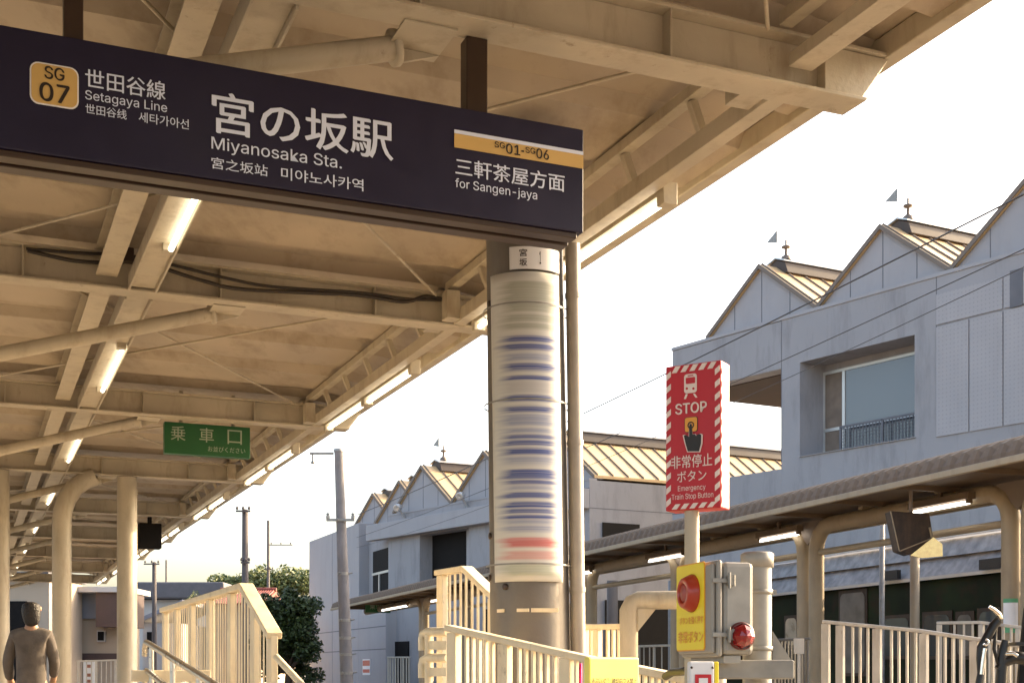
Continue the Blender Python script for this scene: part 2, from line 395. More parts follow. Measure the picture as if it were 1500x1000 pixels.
# ---------------------------------------------------------------- hanging station sign
SP = Plane((.348, 6.3, 0), MAIN.b)        # face of the sign; s runs to the right, 0 at the right end
SZ0, SZ1 = 2.135, 2.636
sign = thing('station_sign', SP.p(-1.6, SZ1), 'long dark navy station name sign with white Japanese lettering hanging across the platform', 'sign')
FS = Frame(SP.o, SP.e, -SP.n)
m = MB(); m.box(FS, -3.15, 0, 0, .20, SZ0, SZ1); part('panel', m, NAVY, sign, .006)
m = MB(); m.box(FS, -3.15, -.03, .012, .09, SZ0-.028, SZ0-.001); m.box(FS, -3.15, -.03, .11, .19, SZ0-.034, SZ0-.001); part('bottom_trim', m, BROWN, sign, .004)
for (x0, x1, nm) in ((95,124,''),(690,721,'')):
    s0, _ = SP.sz(x0, 100); s1, _ = SP.sz(x1, 100)
    m = MB(); m.box(FS, s0, s1, .055, .145, SZ1, 3.008); part('hanger', m, BROWN, sign, .006)
# badge
def panel_poly(pl, pts, off, thick=.002, m=None):
    m = m or MB(); P = [pl.p(s, z, off) for s, z in pts]; m.prism(P, -pl.n*thick); return m
def rrect(s0, s1, z0, z1, r, k=5):
    out = []
    for cx, cz, a0 in ((s1-r, z1-r, 0), (s0+r, z1-r, 90), (s0+r, z0+r, 180), (s1-r, z0+r, 270)):
        for i in range(k+1): a = R(a0+90*i/k); out.append((cx+r*math.cos(a), cz+r*math.sin(a)))
    return out
s0, z1 = SP.sz(43.5, 89); _, z0 = SP.sz(44, 151); s1, _ = SP.sz(115.3, 110)
m = panel_poly(SP, rrect(s0, s1, z0, z1, .035), .003); badge = part('badge', m, WHITE, sign)
m = panel_poly(SP, rrect(s0+.006, s1-.006, z0+.006, z1-.006, .030), .005, .0015); part('badge_field', m, GOLD, badge)
lettering(badge, SP, 'SG', (64.8, 116), 94.5, 19, DKTXT, .05, .007)
lettering(badge, SP, '07', (57.5, 148), 101.8, 28, DKTXT, .055, .007)
lettering(sign, SP, '世田谷線', (124.6, 128.5), 242.5, 28, SIGNW, .018)
lettering(sign, SP, 'Setagaya Line', (124.6, 149.5), 244.7, 17.5, SIGNW, .006)
lettering(sign, SP, '世田谷线', (125, 166.5), 185.5, 14.5, SIGNW, .01)
lettering(sign, SP, '세타가아선', (203, 179), 276.5, 15, SIGNW, .01)
lettering(sign, SP, '宮の坂駅', (310, 194.5), 576, 62, SIGNW, .03)
lettering(sign, SP, 'Miyanosaka Sta.', (309.5, 223), 500.5, 23, SIGNW, .012)
lettering(sign, SP, '宮之坂站', (309.5, 247), 392, 17, SIGNW, .012)
lettering(sign, SP, '미야노사카역', (411.5, 263), 532, 18, SIGNW, .012)
s0, z1 = SP.sz(665.3, 190); _, z2 = SP.sz(665.3, 195.5); _, z0 = SP.sz(665.3, 216)
m = panel_poly(SP, [(s0,z0),(-.003,z0),(-.003,z2),(s0,z2)], .003); band = part('line_band', m, GOLD, sign)
m = panel_poly(SP, [(s0,z2+.0005),(-.003,z2+.0005),(-.003,z1),(s0,z1)], .003); part('band_edge', m, SIGNW, band)
lettering(band, SP, 'SG', (723.8, 216.5), 739, 9, DKTXT, .045, .006)
lettering(band, SP, '01', (740.5, 225.5), 761.5, 15, DKTXT, .05, .006)
lettering(band, SP, '-', (763, 223), 767, 2.2, DKTXT, .02, .006)
lettering(band, SP, 'SG', (769, 224.5), 783.5, 9, DKTXT, .045, .006)
lettering(band, SP, '06', (784.8, 232.5), 803.5, 15, DKTXT, .05, .006)
lettering(sign, SP, '三軒茶屋方面', (666.8, 256.5), 826.8, 26, SIGNW, .02)
lettering(sign, SP, 'for Sangen-jaya', (666.5, 278), 786.5, 17, SIGNW, .008)
# cable loop behind its right end
m = MB(); c = SP.p(.0, 2.27, -.24); m.tube([c + FS.a*(.10*math.sin(t)-.02) + V(0,0,.075*math.cos(t)) for t in [R(a) for a in range(-60, 150, 15)]], .014, 8)
solo('cable', m, CABLE, c, 'loop of black cable showing at the right end of the station name sign', 'cable')

# ---------------------------------------------------------------- utility pole with advert sleeve
PB = V((782-750)/F*8.0, 8.0, -1.3); PT = V((766.5-750)/F*8.0, 8.0, 3.2)
def pax(z): return PB + (PT-PB)*((z-PB.z)/(PT.z-PB.z))
pole = thing('utility_pole', PB, 'thick grey utility pole wearing a curved advert sleeve, rising behind the station sign', 'utility pole')
m = MB(); zz = [-1.3+.25*i for i in range(19)]; m.tube([pax(z) for z in zz], [.252-.004*(z+1.3) for z in zz], 40); part('shaft', m, CONC, pole)
PRINT = None
def sleeve(z0, z1, a0, a1, r, mt, name, n=22, nz=30):
    mb = MB(); vs = []; 
    for k in range(nz+1):
        z = z0+(z1-z0)*k/nz; c = pax(z)
        for j in range(n+1):
            a = a0+(a1-a0)*j/n; vs.append(c + V(math.sin(a)*r, -math.cos(a)*r, 0))
    w = n+1
    mb.add(vs, [(k*w+j, k*w+j+1, (k+1)*w+j+1, (k+1)*w+j) for k in range(nz) for j in range(n)], 0, True)
    o = part(name, mb, mt, pole)
    sd = o.modifiers.new('solidify', 'SOLIDIFY'); sd.thickness = .006; sd.offset = 1
    return o
def zof(py, Y=7.75): return (HZ-py)/F*Y
# streaked print of the advert: colour bands down the sleeve, fading to the paper at both sides
pm = bpy.data.materials.new('advert_print'); pm.use_nodes = True; t = pm.node_tree; N = t.nodes; L = t.links
tc = N.new('ShaderNodeTexCoord'); sx = N.new('ShaderNodeSeparateXYZ'); L.new(tc.outputs['Object'], sx.inputs[0])
cream, green, blue, lblue, grey, red, pink = (.58,.57,.53), (.36,.37,.31), (.045,.07,.25), (.30,.32,.42), (.46,.45,.45), (.50,.12,.11), (.56,.30,.27)
bands = [(398,412,cream),(412,420,green),(420,440,green),(444,455,green),(462,470,green),(474,480,green),(484,490,cream),
 (494,499,blue),(505,510,blue),(520,526,lblue),(534,539,blue),(546,549,cream),(551,555,blue),(560,574,grey),(580,586,blue),(589,593,cream),(597,602,blue),(608,622,lblue),(628,632,lblue),
 (638,641,blue),(646,650,blue),(658,664,blue),(670,674,lblue),(684,686,cream),(688,700,blue),(704,708,blue),(712,716,lblue),(722,727,blue),(731,733,cream),(736,742,blue),(746,750,blue),(755,759,blue),(762,766,lblue),(770,776,lblue),(781,785,cream),
 (789,799,red),(803,805,cream),(808,817,pink),(821,823,cream),(827,841,(.40,.42,.33)),(845,850,cream)]
stops = []
for i, (y0, y1, c) in enumerate(bands):
    stops += [(y0, c), (y1, c)]
    if i+1 < len(bands) and c != cream and bands[i+1][2] != cream and bands[i+1][0]-y1 >= 2: stops.append(((y1+bands[i+1][0])/2, cream))
Y_TOP, Y_SPAN = 395, 460
mr = N.new('ShaderNodeMapRange'); mr.inputs['From Min'].default_value = zof(Y_TOP)+1.3; mr.inputs['From Max'].default_value = zof(Y_TOP+Y_SPAN)+1.3; L.new(sx.outputs['Z'], mr.inputs['Value'])
cur = None
for i in range(0, len(stops)-1, 26):
    q = stops[i:i+27]; cr = N.new('ShaderNodeValToRGB'); e = cr.color_ramp.elements
    e[0].position = (q[0][0]-Y_TOP)/Y_SPAN; e[0].color = q[0][1]+(1,); e[1].position = (q[-1][0]-Y_TOP)/Y_SPAN; e[1].color = q[-1][1]+(1,)
    for y, c in q[1:-1]:
        k = e.new((y-Y_TOP)/Y_SPAN); k.color = c+(1,)
    L.new(mr.outputs['Result'], cr.inputs['Fac'])
    if cur is None: cur = cr.outputs['Color']; continue
    gt = N.new('ShaderNodeMath'); gt.operation = 'GREATER_THAN'; gt.inputs[1].default_value = (q[0][0]-Y_TOP)/Y_SPAN; L.new(mr.outputs['Result'], gt.inputs[0])
    mx = N.new('ShaderNodeMix'); mx.data_type = 'RGBA'; L.new(gt.outputs[0], mx.inputs['Factor']); L.new(cur, mx.inputs['A']); L.new(cr.outputs['Color'], mx.inputs['B']); cur = mx.outputs['Result']
ab = N.new('ShaderNodeMath'); ab.operation = 'ABSOLUTE'
ad = N.new('ShaderNodeMath'); ad.operation = 'ADD'; ad.inputs[1].default_value = .028; L.new(sx.outputs['X'], ad.inputs[0]); L.new(ad.outputs[0], ab.inputs[0])
nz = N.new('ShaderNodeTexNoise'); mp = N.new('ShaderNodeMapping'); mp.inputs['Scale'].default_value = (1.2, .2, 42); L.new(tc.outputs['Object'], mp.inputs['Vector']); L.new(mp.outputs['Vector'], nz.inputs['Vector']); nz.inputs['Scale'].default_value = 1.0; nz.inputs['Detail'].default_value = 2
na = N.new('ShaderNodeMath'); na.operation = 'MULTIPLY_ADD'; L.new(nz.outputs['Fac'], na.inputs[0]); na.inputs[1].default_value = .16; L.new(ab.outputs[0], na.inputs[2])
ed = N.new('ShaderNodeMapRange'); ed.inputs['From Min'].default_value = .195; ed.inputs['From Max'].default_value = .285; L.new(na.outputs[0], ed.inputs['Value'])
fz = N.new('ShaderNodeTexNoise'); fm = N.new('ShaderNodeMapping'); fm.inputs['Scale'].default_value = (.4,.1,150); L.new(tc.outputs['Object'], fm.inputs['Vector']); L.new(fm.outputs['Vector'], fz.inputs['Vector']); fz.inputs['Scale'].default_value = 1.0; fz.inputs['Detail'].default_value = 1
fr_ = N.new('ShaderNodeMapRange'); fr_.inputs['From Min'].default_value = .45; fr_.inputs['From Max'].default_value = .62; fr_.inputs['To Max'].default_value = .42; L.new(fz.outputs['Fac'], fr_.inputs['Value'])
m2 = N.new('ShaderNodeMix'); m2.data_type = 'RGBA'; L.new(fr_.outputs['Result'], m2.inputs['Factor']); L.new(cur, m2.inputs['A']); m2.inputs['B'].default_value = (.52,.51,.50,1); cur = m2.outputs['Result']
mx = N.new('ShaderNodeMix'); mx.data_type = 'RGBA'; L.new(ed.outputs['Result'], mx.inputs['Factor']); L.new(cur, mx.inputs['A']); mx.inputs['B'].default_value = cream+(1,)
L.new(mx.outputs['Result'], N['Principled BSDF'].inputs['Base Color']); N['Principled BSDF'].inputs['Roughness'].default_value = .4
sleeve(zof(851), zof(398), R(-54), R(50), .256, pm, 'advert_sleeve')
np_ = sleeve(zof(394), zof(361), R(-22), R(54), .250, WHITE, 'number_plate')
def onpole(z0, a0, r=.259):
    return lambda x, y: pax(z0+y) + V(math.sin(a0+x/r)*r, -math.cos(a0+x/r)*r, 0)
part('lettering', text_mb('宮', onpole(zof(376), R(-8)), .047, .044, .02), DKTXT, pole)
part('lettering', text_mb('坂', onpole(zof(390), R(-8)), .047, .044, .02), DKTXT, pole)
part('lettering', text_mb('1', onpole(zof(386), R(19)), .010, .075, .02), DKTXT, pole)
for y in (443, 584, 825):
    m = MB(); z = zof(y); m.lathe(pax(z), (0,0,1), [(.2655,-.005),(.2655,.005)], 40); part('strap', m, GALV, pole)
m = MB(); a = V(.262,-.06,0); m.tube([pax(z)*1.0 + a + V(.03,0,0) for z in (-1.3, 0, 1, 2, 2.62)], .046, 18); part('conduit', m, CONDUIT, pole)
for y in (420, 640, 860):
    m = MB(); m.lathe(pax(zof(y))+a+V(.03,0,0), (0,0,1), [(.051,-.015),(.051,.015)], 18); part('conduit_clip', m, CONDUIT, pole)
for x, y in ((716,435),(717,780),(717,842),(740,858)):
    m = MB(); ang = math.asin(max(-.98,min(.98,((x-750)/F*7.85-pax(zof(y)).x)/.25))); c = pax(zof(y)); d = V(math.sin(ang),-math.cos(ang),0)
    m.lathe(c+d*.235, d, [(.02,0),(.02,.02),(.008,.022),(0,.022)], 12); part('bolt', m, BROWN, pole)
m = MB()
for x, y, w, h in ((757,893,18,5),(728,893,14,5),(778,893,40,6)):
    z = zof(y); c = pax(z); ang = math.asin(max(-.98,min(.98,((x-750)/F*7.75-c.x)/.25)))
    f = Frame(c, V(math.cos(ang), math.sin(ang),0), V(math.sin(ang),-math.cos(ang),0)); m.box(f, 0, w*.0041, .235, .252, -h*.002, h*.002)
part('label_tag', m, IVORY, pole)

# ---------------------------------------------------------------- railings round the ramps
def fence(name, tops, posts, gap, label, base=GZ, post_w=.10, bal_w=.02, group=None, cat='railing', mt=None, bal_t=.010, rail=(.06,.045), solid=(), low=True):
    """tops: polyline of the top rail; posts: distances along it; balusters every gap metres"""
    mt = mt or IVORY
    tops = [Vector(p) for p in tops]; seg = [((tops[i+1]-tops[i]).to_2d().length) for i in range(len(tops)-1)]; tot = sum(seg)
    def at_d(d):
        for i, s in enumerate(seg):
            if d <= s or i == len(seg)-1: 
                q = tops[i].lerp(tops[i+1], d/s); return q, (tops[i+1]-tops[i]).to_2d().normalized()
            d -= s
    root = thing(name, (tops[0].x, tops[0].y, base), label, cat, group)
    m = MB()
    for i in range(len(tops)-1): m.bar(tops[i], tops[i+1], rail[0], rail[1])
    part('top_rail', m, mt, root, .006)
    if low:
        m = MB(); 
        for i in range(len(tops)-1): m.bar(V(tops[i].x,tops[i].y,base+.12), V(tops[i+1].x,tops[i+1].y,base+.12), .035, .035)
        part('bottom_rail', m, mt, root)
    for d in posts:
        q, t = at_d(d); f = Frame((q.x,q.y,0), (t.x,t.y,0), (-t.y,t.x,0)); m = MB()
        m.box(f, -post_w/2, post_w/2, -.022, .022, base, q.z-rail[1]/2-.002); part('post', m, mt, root, .004)
    d = gap; rj = random.Random(len(label))
    while d < tot:
        if all(abs(d-p) > post_w/2+gap*.45 for p in posts):
            q, t = at_d(d + rj.uniform(-.05,.05)*gap); f = Frame((q.x,q.y,0), (t.x,t.y,0), (-t.y,t.x,0), (t.x*rj.uniform(-.004,.004), t.y*rj.uniform(-.004,.004), 1)); m = MB()
            m.box(f, -bal_w/2, bal_w/2, -bal_t, bal_t, base+.12, q.z-rail[1]/2-.002); part('baluster', m, mt, root)
        d += gap
    return root
U = lambda u, v, z: MAIN.p(u, v, z)
fence('ramp_railing', [U(13.1,1.8,.615), U(9.07,1.8,.605), U(8.16,1.8,.235)], [.05,.83,1.7,2.6,3.5,4.35,4.88], .105, 'tall cream ramp railing with sloping end, glowing in sunlight left of the centre pole', base=PZ, post_w=.13, bal_w=.026, bal_t=.003, rail=(.10,.045))
m = MB(); m.tube([U(8.1,1.8,.1), U(6.9,1.8,-.2), U(6.85,1.8,-1.25)], .022, 10)
solo('handrail', m, IVORY, U(8.1,1.8,-1.25), 'thin white sloping handrail at the foot of the tall sunlit ramp railing', 'handrail')
hr = thing('handrail', U(9.4,1.17,PZ), 'stainless two-tier handrail sloping down the ramp beside the white canopy column', 'handrail')
for dz, nm in ((0,'upper'),(-.20,'lower')):
    m = MB(); m.tube([U(9.52,1.17,.12+dz), U(9.50,1.17,.19+dz), U(9.42,1.17,.215+dz), U(9.3,1.17,.205+dz), U(6.3,1.17,-.10+dz)], .021, 12); part('rail', m, STEEL, hr)
for u in (9.3, 8.3, 7.3, 6.4):
    m = MB(); m.tube([U(u,1.19,-1.25), U(u,1.19,.19-(9.3-u)*.10)], .018, 10); part('post', m, STEEL, hr)
for k, z in enumerate((-.02, -.30)):
    m = MB(); m.box(MAIN, 9.32, 9.36, 1.06, 1.60, z-.04, z+.04); part('cross_plate', m, IVORY, hr, .004)
fence('ramp_railing', [U(9.26,3.3,.755), U(8.68,3.3,.745), U(8.2,3.3,.545), U(7.7,3.3,.36)], [.06,1.1,1.5], .115, 'short cream railing with sloping top just left behind the thick utility pole', base=PZ, post_w=.13, bal_w=.03, bal_t=.005, rail=(.09,.04))
# near railing in front of the pole
A = at(657, 919, 7.2); B2 = at(868, 966, 6.4); C2 = at(1030, 999, 5.7)
fence('crossing_railing', [A, B2, C2], [.045,.46,.92,1.38,1.84,2.2], .052, 'near cream railing sloping down to the right in front of the thick utility pole', post_w=.075, bal_w=.016, rail=(.07,.035))
loop = thing('handrail', at(620, 990, 7.4), 'cream handrail with two rounded loops projecting left from the near sloping railing', 'handrail')
for y0, y1 in ((925,952),(963,992)):
    m = MB(); m.tube([at(657,y0,7.25), at(627,y0,7.45), at(620,y0+4,7.5), at(619,y0+10,7.5), at(619,y1,7.5)], .026, 12); part('rail', m, IVORY, loop)
    m = MB(); m.bar(at(630,(y0+y1)/2+6,7.45), at(657,(y0+y1)/2+6,7.25), .03, .05); part('bracket', m, IVORY, loop)
    m = MB(); m.bar(at(630,y0+5,7.47), at(630,y1+4,7.47), .04, .03, (0,1,0)); part('bracket', m, IVORY, loop)
m = MB(); m.tube([at(628,925,7.45), at(628,925,7.45)-V(0,0,1.52)], .024, 10); part('post', m, IVORY, loop)
fence('crossing_railing', [at(851,918,8.6), at(914,917,8.3)], [.03,.155], .05, 'short pale railing behind the yellow notice, between the utility pole and the pipe frame', post_w=.05, bal_w=.018, rail=(.05,.035))
# pipe gate frame
gate = thing('pipe_barrier', at(921, 985, 7)-V(0,0,1.3), 'stout pale pipe barrier with mitred corner behind the yellow notice', 'barrier')
zt = at(0,879,7).z; X0 = at(921,0,7).x; X1 = at(1050,0,6.9).x
m = MB(); r = .05
m.tube([V(X0,7,-1.3), V(X0,7,zt-.05), V(X0+.02,7,zt-.015), V(X0+.05,7,zt), V(X1-.05,6.9,zt), V(X1-.015,6.9,zt-.015), V(X1,6.9,zt-.05), V(X1,6.9,-1.3)], r, 18); part('pipe', m, CREAM, gate)
for sx_, x in ((1, X0+.045), (-1, X1-.045)):
    m = MB(); m.prism([V(x,6.97,zt-.045), V(x+sx_*.10,6.97,zt-.045), V(x,6.97,zt-.17)], V(0,.02,0)); part('gusset', m, CREAM, gate)
# yellow notice, pink banner, red and white notice
yp = Plane(at(862, 962, 5.2), (1, .75, 0)); 
sA, zA = yp.sz(863, 961.5); sB, zB = yp.sz(936.5, 961.5)
yn = thing('yellow_notice', yp.p(.1, -1.3), 'bright yellow notice board with dark small writing fixed on the near railing', 'notice')
f = Frame(yp.o, yp.e, -yp.n); m = MB(); m.box(f, sA, sB, 0, .035, -.33, zA); part('board', m, mat('pale_yellow_board', (.86,.76,.16), .45, var=.05), yn, .008)
for s in (.05, .15):
    m = MB(); m.box(f, s-.012, s+.012, .037, .06, -1.3, 0); part('post', m, GALV, yn)
lettering(yn, yp, 'あぶないので', (867, 1001), 892, 9, DKTXT, .02, .003); lettering(yn, yp, '踏切内立入禁止', (896, 1002), 932, 10, DKTXT, .02, .003)
lettering(yn, yp, '通行の際はご注意ください', (867, 1018), 932, 9, DKTXT, .02, .003)
m = MB(); bx = at(843.5, 971, 7.3); n_ = 10
vs = [];
for i in range(13):
    for j in range(n_+1):
        vs.append((bx.x+.037*j/n_, bx.y+.012*math.sin(j*1.4+i*.5), bx.z-i*.10))
m.add(vs, [(i*(n_+1)+j, i*(n_+1)+j+1, (i+1)*(n_+1)+j+1, (i+1)*(n_+1)+j) for i in range(12) for j in range(n_)], 0, True)
PINK = mat('pink_cloth', (.80,.03,.26), .7, var=.1)
bn = solo('banner', m, PINK, (bx.x, bx.y, GZ), 'narrow bright pink cloth banner hanging behind the near railing balusters', 'banner')
sd = bn.modifiers.new('solidify', 'SOLIDIFY'); sd.thickness = .003
m = MB(); m.tube([V(bx.x-.006,bx.y+.02,-1.3), V(bx.x-.006,bx.y+.02,bx.z+.02)], .006, 8); part('pole', m, GALV, bn)
wp = Plane(at(1010, 968, 4.05), (1, .16, 0)); f = Frame(wp.o, wp.e, -wp.n)
wn_ = thing('small_notice', wp.p(.05,-1.3), 'small white notice with red square and yellow edge below the emergency button box', 'notice')
s1, z1 = wp.sz(1047, 968); s2 = wp.sz(1059,968)[0]
m = MB(); m.box(f, 0, s1, 0, .03, -.12, z1); part('plate', m, WHITE, wn_, .006)
m = MB(); m.box(f, s1+.001, s2-.012, .004, .03, -.12, z1-.001); part('yellow_edge', m, YEL, wn_, .003)
m = MB(); m.box(f, .07, .10, .032, .06, -1.3, z1-.02); part('post', m, GALV, wn_)
sa, za = wp.sz(1018, 987); sb, zb = wp.sz(1041.5, 1012)
m = panel_poly(wp, [(sa,zb),(sb,zb),(sb,za),(sa,za)], .003); part('red_square', m, RED, wn_)
g = (sb-sa)*.22; m = panel_poly(wp, [(sa+g,zb+g),(sb-g,zb+g),(sb-g,za-g),(sa+g,za-g)], .005); part('white_square', m, WHITE, wn_)
for x in (1013, 1044):
    m = MB(); m.lathe(wp.px(x, 977), wp.n, [(.004,0),(.004,.003),(0,.004)], 10); part('screw', m, BROWN, wn_)

# ---------------------------------------------------------------- red STOP sign on its post
tp = Plane(at(975, 748, 4.6), (.862, -.507, 0)); f = Frame(tp.o, tp.e, -tp.n)
st = thing('emergency_sign', tp.p(.1, -1.3), 'tall red box sign with striped border and white STOP lettering on a post', 'sign')
w = tp.sz(1056, 740)[0]; zb = tp.sz(975, 748.5)[1]; zt = tp.sz(974, 537.5)[1]
m = MB(); m.box(f, 0, w, 0, .085, zb, zt); part('sign_box', m, RED, st, .004)
m = MB(); c = tp.p(w*.5, 0, -.05); px_ = at(1013.5,0,c.y); m.tube([V(px_.x,c.y,-1.3), V(px_.x,c.y,zb+.001)], .0262, 18); part('post', m, CREAM, st)
m = MB(); bw = w*.082; n_ = 12; hh = (zt-zb)
def stripe(s0, s1, z0, th, sl): m.prism([tp.p(s0,z0,.003), tp.p(s1,z0+sl,.003), tp.p(s1,z0+sl+th,.003), tp.p(s0,z0+th,.003)], tp.n*-.002)
for i in range(11):
    z0 = zb+.014+i*(hh-.02)/11
    stripe(.004, .004+bw, z0, .020, .013); stripe(w-.004-bw, w-.004, z0, .020, .013)
for i in range(5):
    s0 = .024+i*(w-.04)/5
    for za_, hb in ((zt-.004-.022, .022), (zb+.004, .018)):
        m.prism([tp.p(s0,za_,.003), tp.p(s0+.019,za_,.003), tp.p(s0+.034,za_+hb,.003), tp.p(s0+.015,za_+hb,.003)], tp.n*-.002)
fs_ = Frame(tp.p(w,0), -tp.n, tp.e)       # the narrow side carries stripes too
for i in range(11):
    z0 = zb+.014+i*(hh-.02)/11
    m.prism([fs_.p(.006,.002,z0), fs_.p(.016,.002,z0+.010), fs_.p(.016,.002,z0+.030), fs_.p(.006,.002,z0+.020)], tp.e*.001)
part('border_stripes', m, REDW, st)
zq = lambda x, y: tp.sz(970+x/4.17, 520+y/4.17)          # measured on an enlarged view of the photograph
def zpoly(pts, mt, name, par, off=.003):
    return part(name, panel_poly(tp, [zq(x, y) for x, y in pts], off, .0015), mt, par)
def zrr(x0, y0, x1, y1, r, tilt=0):
    s0, z1_ = zq(x0, (y0)); s1, _ = zq(x1, y0); z0_ = zq(x0, y1)[1]
    return rrect(s0, s1, z0_, z1_, r)
def zr(x0, y0, x1, y1, r, mt, name, par, off): return part(name, panel_poly(tp, zrr(x0,y0,x1,y1,r), off, .0015), mt, par)
tram = zr(136, 120, 213, 236, .010, REDW, 'tram_symbol', st, .003)
zr(147, 140, 203, 178, .003, RED, 'tram_window', tram, .0045); zr(158, 125, 192, 131, .001, RED, 'tram_window', tram, .0045)
for x in (153, 193):
    m = MB(); m.lathe(tp.p(*zq(x, 205), .003), tp.n, [(.0042,0),(.0042,.0015),(0,.0015)], 14); part('tram_lamp', m, RED, tram)
zpoly([(146,238),(158,238),(146,268),(134,268)], REDW, 'tram_foot', tram); zpoly([(190,236),(202,236),(217,258),(205,260)], REDW, 'tram_foot', tram)
def zlet(body, x0, y0, x1, h, bold): lettering(st, tp, body, (970+x0/4.17, 520+y0/4.17), 970+x1/4.17, h/4.17, REDW, bold, .003)
zlet('STOP', 82, 366, 275, 66, .06); zlet('非常停止', 57, 697, 308, 78, .012); zlet('ボタン', 93, 777, 272, 66, .012)
zlet('Emergency', 98, 840, 267, 40, .0); zlet('Train Stop Button', 60, 893, 314, 42, .0)
bt = zr(139, 382, 218, 474, .008, BROWN, 'button_symbol', st, .003); zr(142, 385, 215, 471, .007, ORANGE, 'button_face', bt, .0045)
m = MB(); m.lathe(tp.p(*zq(178, 428), .0045), tp.n, [(.0125,0),(.0125,.001),(.0085,.001),(.0085,0)], 24); part('button_ring', m, BROWN, bt)
hand = [(168,500),(170,432),(176,420),(184,424),(188,486),(204,484),(210,494),(222,484),(232,482),(242,488),(240,540),(228,588),(160,588),(148,545),(136,492),(148,488)]
cx, cy = 188, 520
zpoly([(cx+(x-cx)*1.16, cy+(y-cy)*1.07) for x, y in hand], REDW, 'hand_outline', st, .0045); zpoly(hand, DKTXT, 'hand_symbol', st, .006)

# ---------------------------------------------------------------- emergency button box
Y0 = 4.2; Cx = at(1047, 0, Y0).x
e1 = V(.28,-.96,0); nb = V(.96,.28,0)
fb = Plane(V(Cx, Y0, 0) - e1*.297, e1)            # front (yellow) face, s to the right
zlo, zhi = .052, .368
box = thing('emergency_button_box', fb.p(.15, -1.3), 'grey weatherproof emergency button box with yellow front and big red push button', 'emergency button')
f = Frame(fb.o, fb.e, nb)
m = MB(); m.box(f, .006, .291, .032, .145, zlo+.006, zhi-.006); part('case', m, GALV, box, .016)
PLAS = mat('grey_box_cover', (.30,.28,.25), .45, var=.06, scale=6)
m = MB(); m.box(f, 0, .297, .010, .030, zlo, zhi); part('cover', m, PLAS, box, .010)
m = MB(); m.box(f, .012, .285, -.006, .009, zlo+.012, zhi-.012); part('cover_bead', m, PLAS, box, .008)
s0, z1 = fb.sz(993.8, 831); s1, _ = fb.sz(1035, 828); z0 = fb.sz(993.8, 952)[1]
s0 = max(s0, .012); pf = Plane(fb.p(0,0,.006), fb.e)
m = panel_poly(pf, rrect(s0-.004, s1+.004, z0-.004, z1+.004, .012), .002); part('plate_rim', m, ORANGE, box)
m = panel_poly(pf, rrect(s0, s1, z0, z1, .010), .004); plate = part('plate', m, YEL, box)
BTN = mat('button_red', (.42,.035,.012), .35, var=.05, coat=.3); BTN2 = mat('button_cap', (.34,.055,.045), .4, var=.05)
c = pf.px(1015.5, 868.5, .004)
m = MB(); m.lathe(c, pf.n, [(.064,0),(.064,.006),(.050,.034),(.046,.036),(.034,.036),(.032,.024)], 28); push = part('push_button', m, BTN, box)
m = MB(); m.lathe(c, pf.n, [(.031,.022),(.031,.030),(.022,.034),(0,.036)], 24); part('button_cap', m, BTN2, push)
lettering(plate, pf, 'ボタンを強く押す', (998, 915), 1032.5, 11, ORANGE, .02, .006)
lettering(plate, pf, '非常ボタン', (996, 942), 1032.5, 17, ORANGE, .03, .006)
sf = Plane(V(Cx, Y0, 0) + nb*.0 - e1*.006, nb)            # the side towards the viewer
for y in (850, 929):
    cc = sf.px(1061, y); q = Frame(cc, nb, sf.n); m = MB()
    m.box(q, -.045, .012, 0, .010, -.007, .007); m.box(q, .006, .022, 0, .016, -.016, .016); m.tube([q.p(.028,.010,-.018), q.p(.028,.010,.018)], .006, 10); m.tube([q.p(.010,.018,-.026), q.p(.010,.018,.026)], .0045, 8)
    part('hinge', m, GALV, box, .001)
LENS = mat('red_lens', (.20,.003,.006), .12, var=.1, scale=30, coat=.5)
cc = sf.px(1085.5, 931)
m = MB(); m.lathe(cc, sf.n, [(.046,0),(.046,.008),(.042,.009)], 24); ring = part('warning_lamp', m, mat('lamp_base_red', (.10,.01,.01), .4), box)
m = MB(); m.lathe(cc, sf.n, [(.041,.008),(.036,.026),(.022,.036),(0,.044)], 8, smooth=False); part('lens', m, LENS, ring)
m = MB(); m.box(f, .02, .28, .04, .10, zlo-.02, zlo+.004); part('mounting_foot', m, GALV, box)
# conduit post and its bracket
cp = thing('conduit_post', V(at(1109,0,4.5).x, 4.5, -1.3), 'grey capped conduit post standing behind the emergency button box', 'post')
X = at(1109,0,4.5).x
m = MB(); m.tube([V(X,4.5,-1.3), V(X,4.5,.375)], .050, 24); part('pipe', m, GALV, cp)
m = MB(); m.lathe(V(X,4.5,.365), (0,0,1), [(.0,.0),(.057,0),(.057,.046),(.050,.052),(0,.054)], 24); part('cap', m, GALV, cp)
for z in (.28, .085):
    m = MB(); m.lathe(V(X,4.5,z), (0,0,1), [(.051,-.008),(.054,-.008),(.054,.008),(.051,.008)], 24); m.box(W, X-.075, X-.045, 4.46, 4.47, z-.01, z+.01); m.box(W, X+.05, X+.066, 4.49, 4.51, z-.008, z+.008); part('clamp', m, GALV, cp)
m = MB(); za, zb2 = at(0,966,4.35).z, at(0,994,4.35).z
m.box(W, at(1043,0,4.35).x, at(1162,0,4.35).x, 4.33, 4.42, zb2, za); part('bracket', m, GALV, cp, .006)
m = MB(); m.prism([V(X+.055,4.50,za), V(X+.12,4.50,za), V(X+.055,4.50,za+.10)], V(0,.006,0)); part('gusset', m, GALV, cp)
m = MB(); m.tube([at(975,990,5.2), at(985,984,5.1), at(1000,983,4.9), at(1010,980,4.8), at(1014,990,4.8), at(1014,1010,4.8)], .016, 10)
solo('cable', m, BLACK, at(975,1010,5.2), 'thick black cable looping beside the small white notice', 'cable')

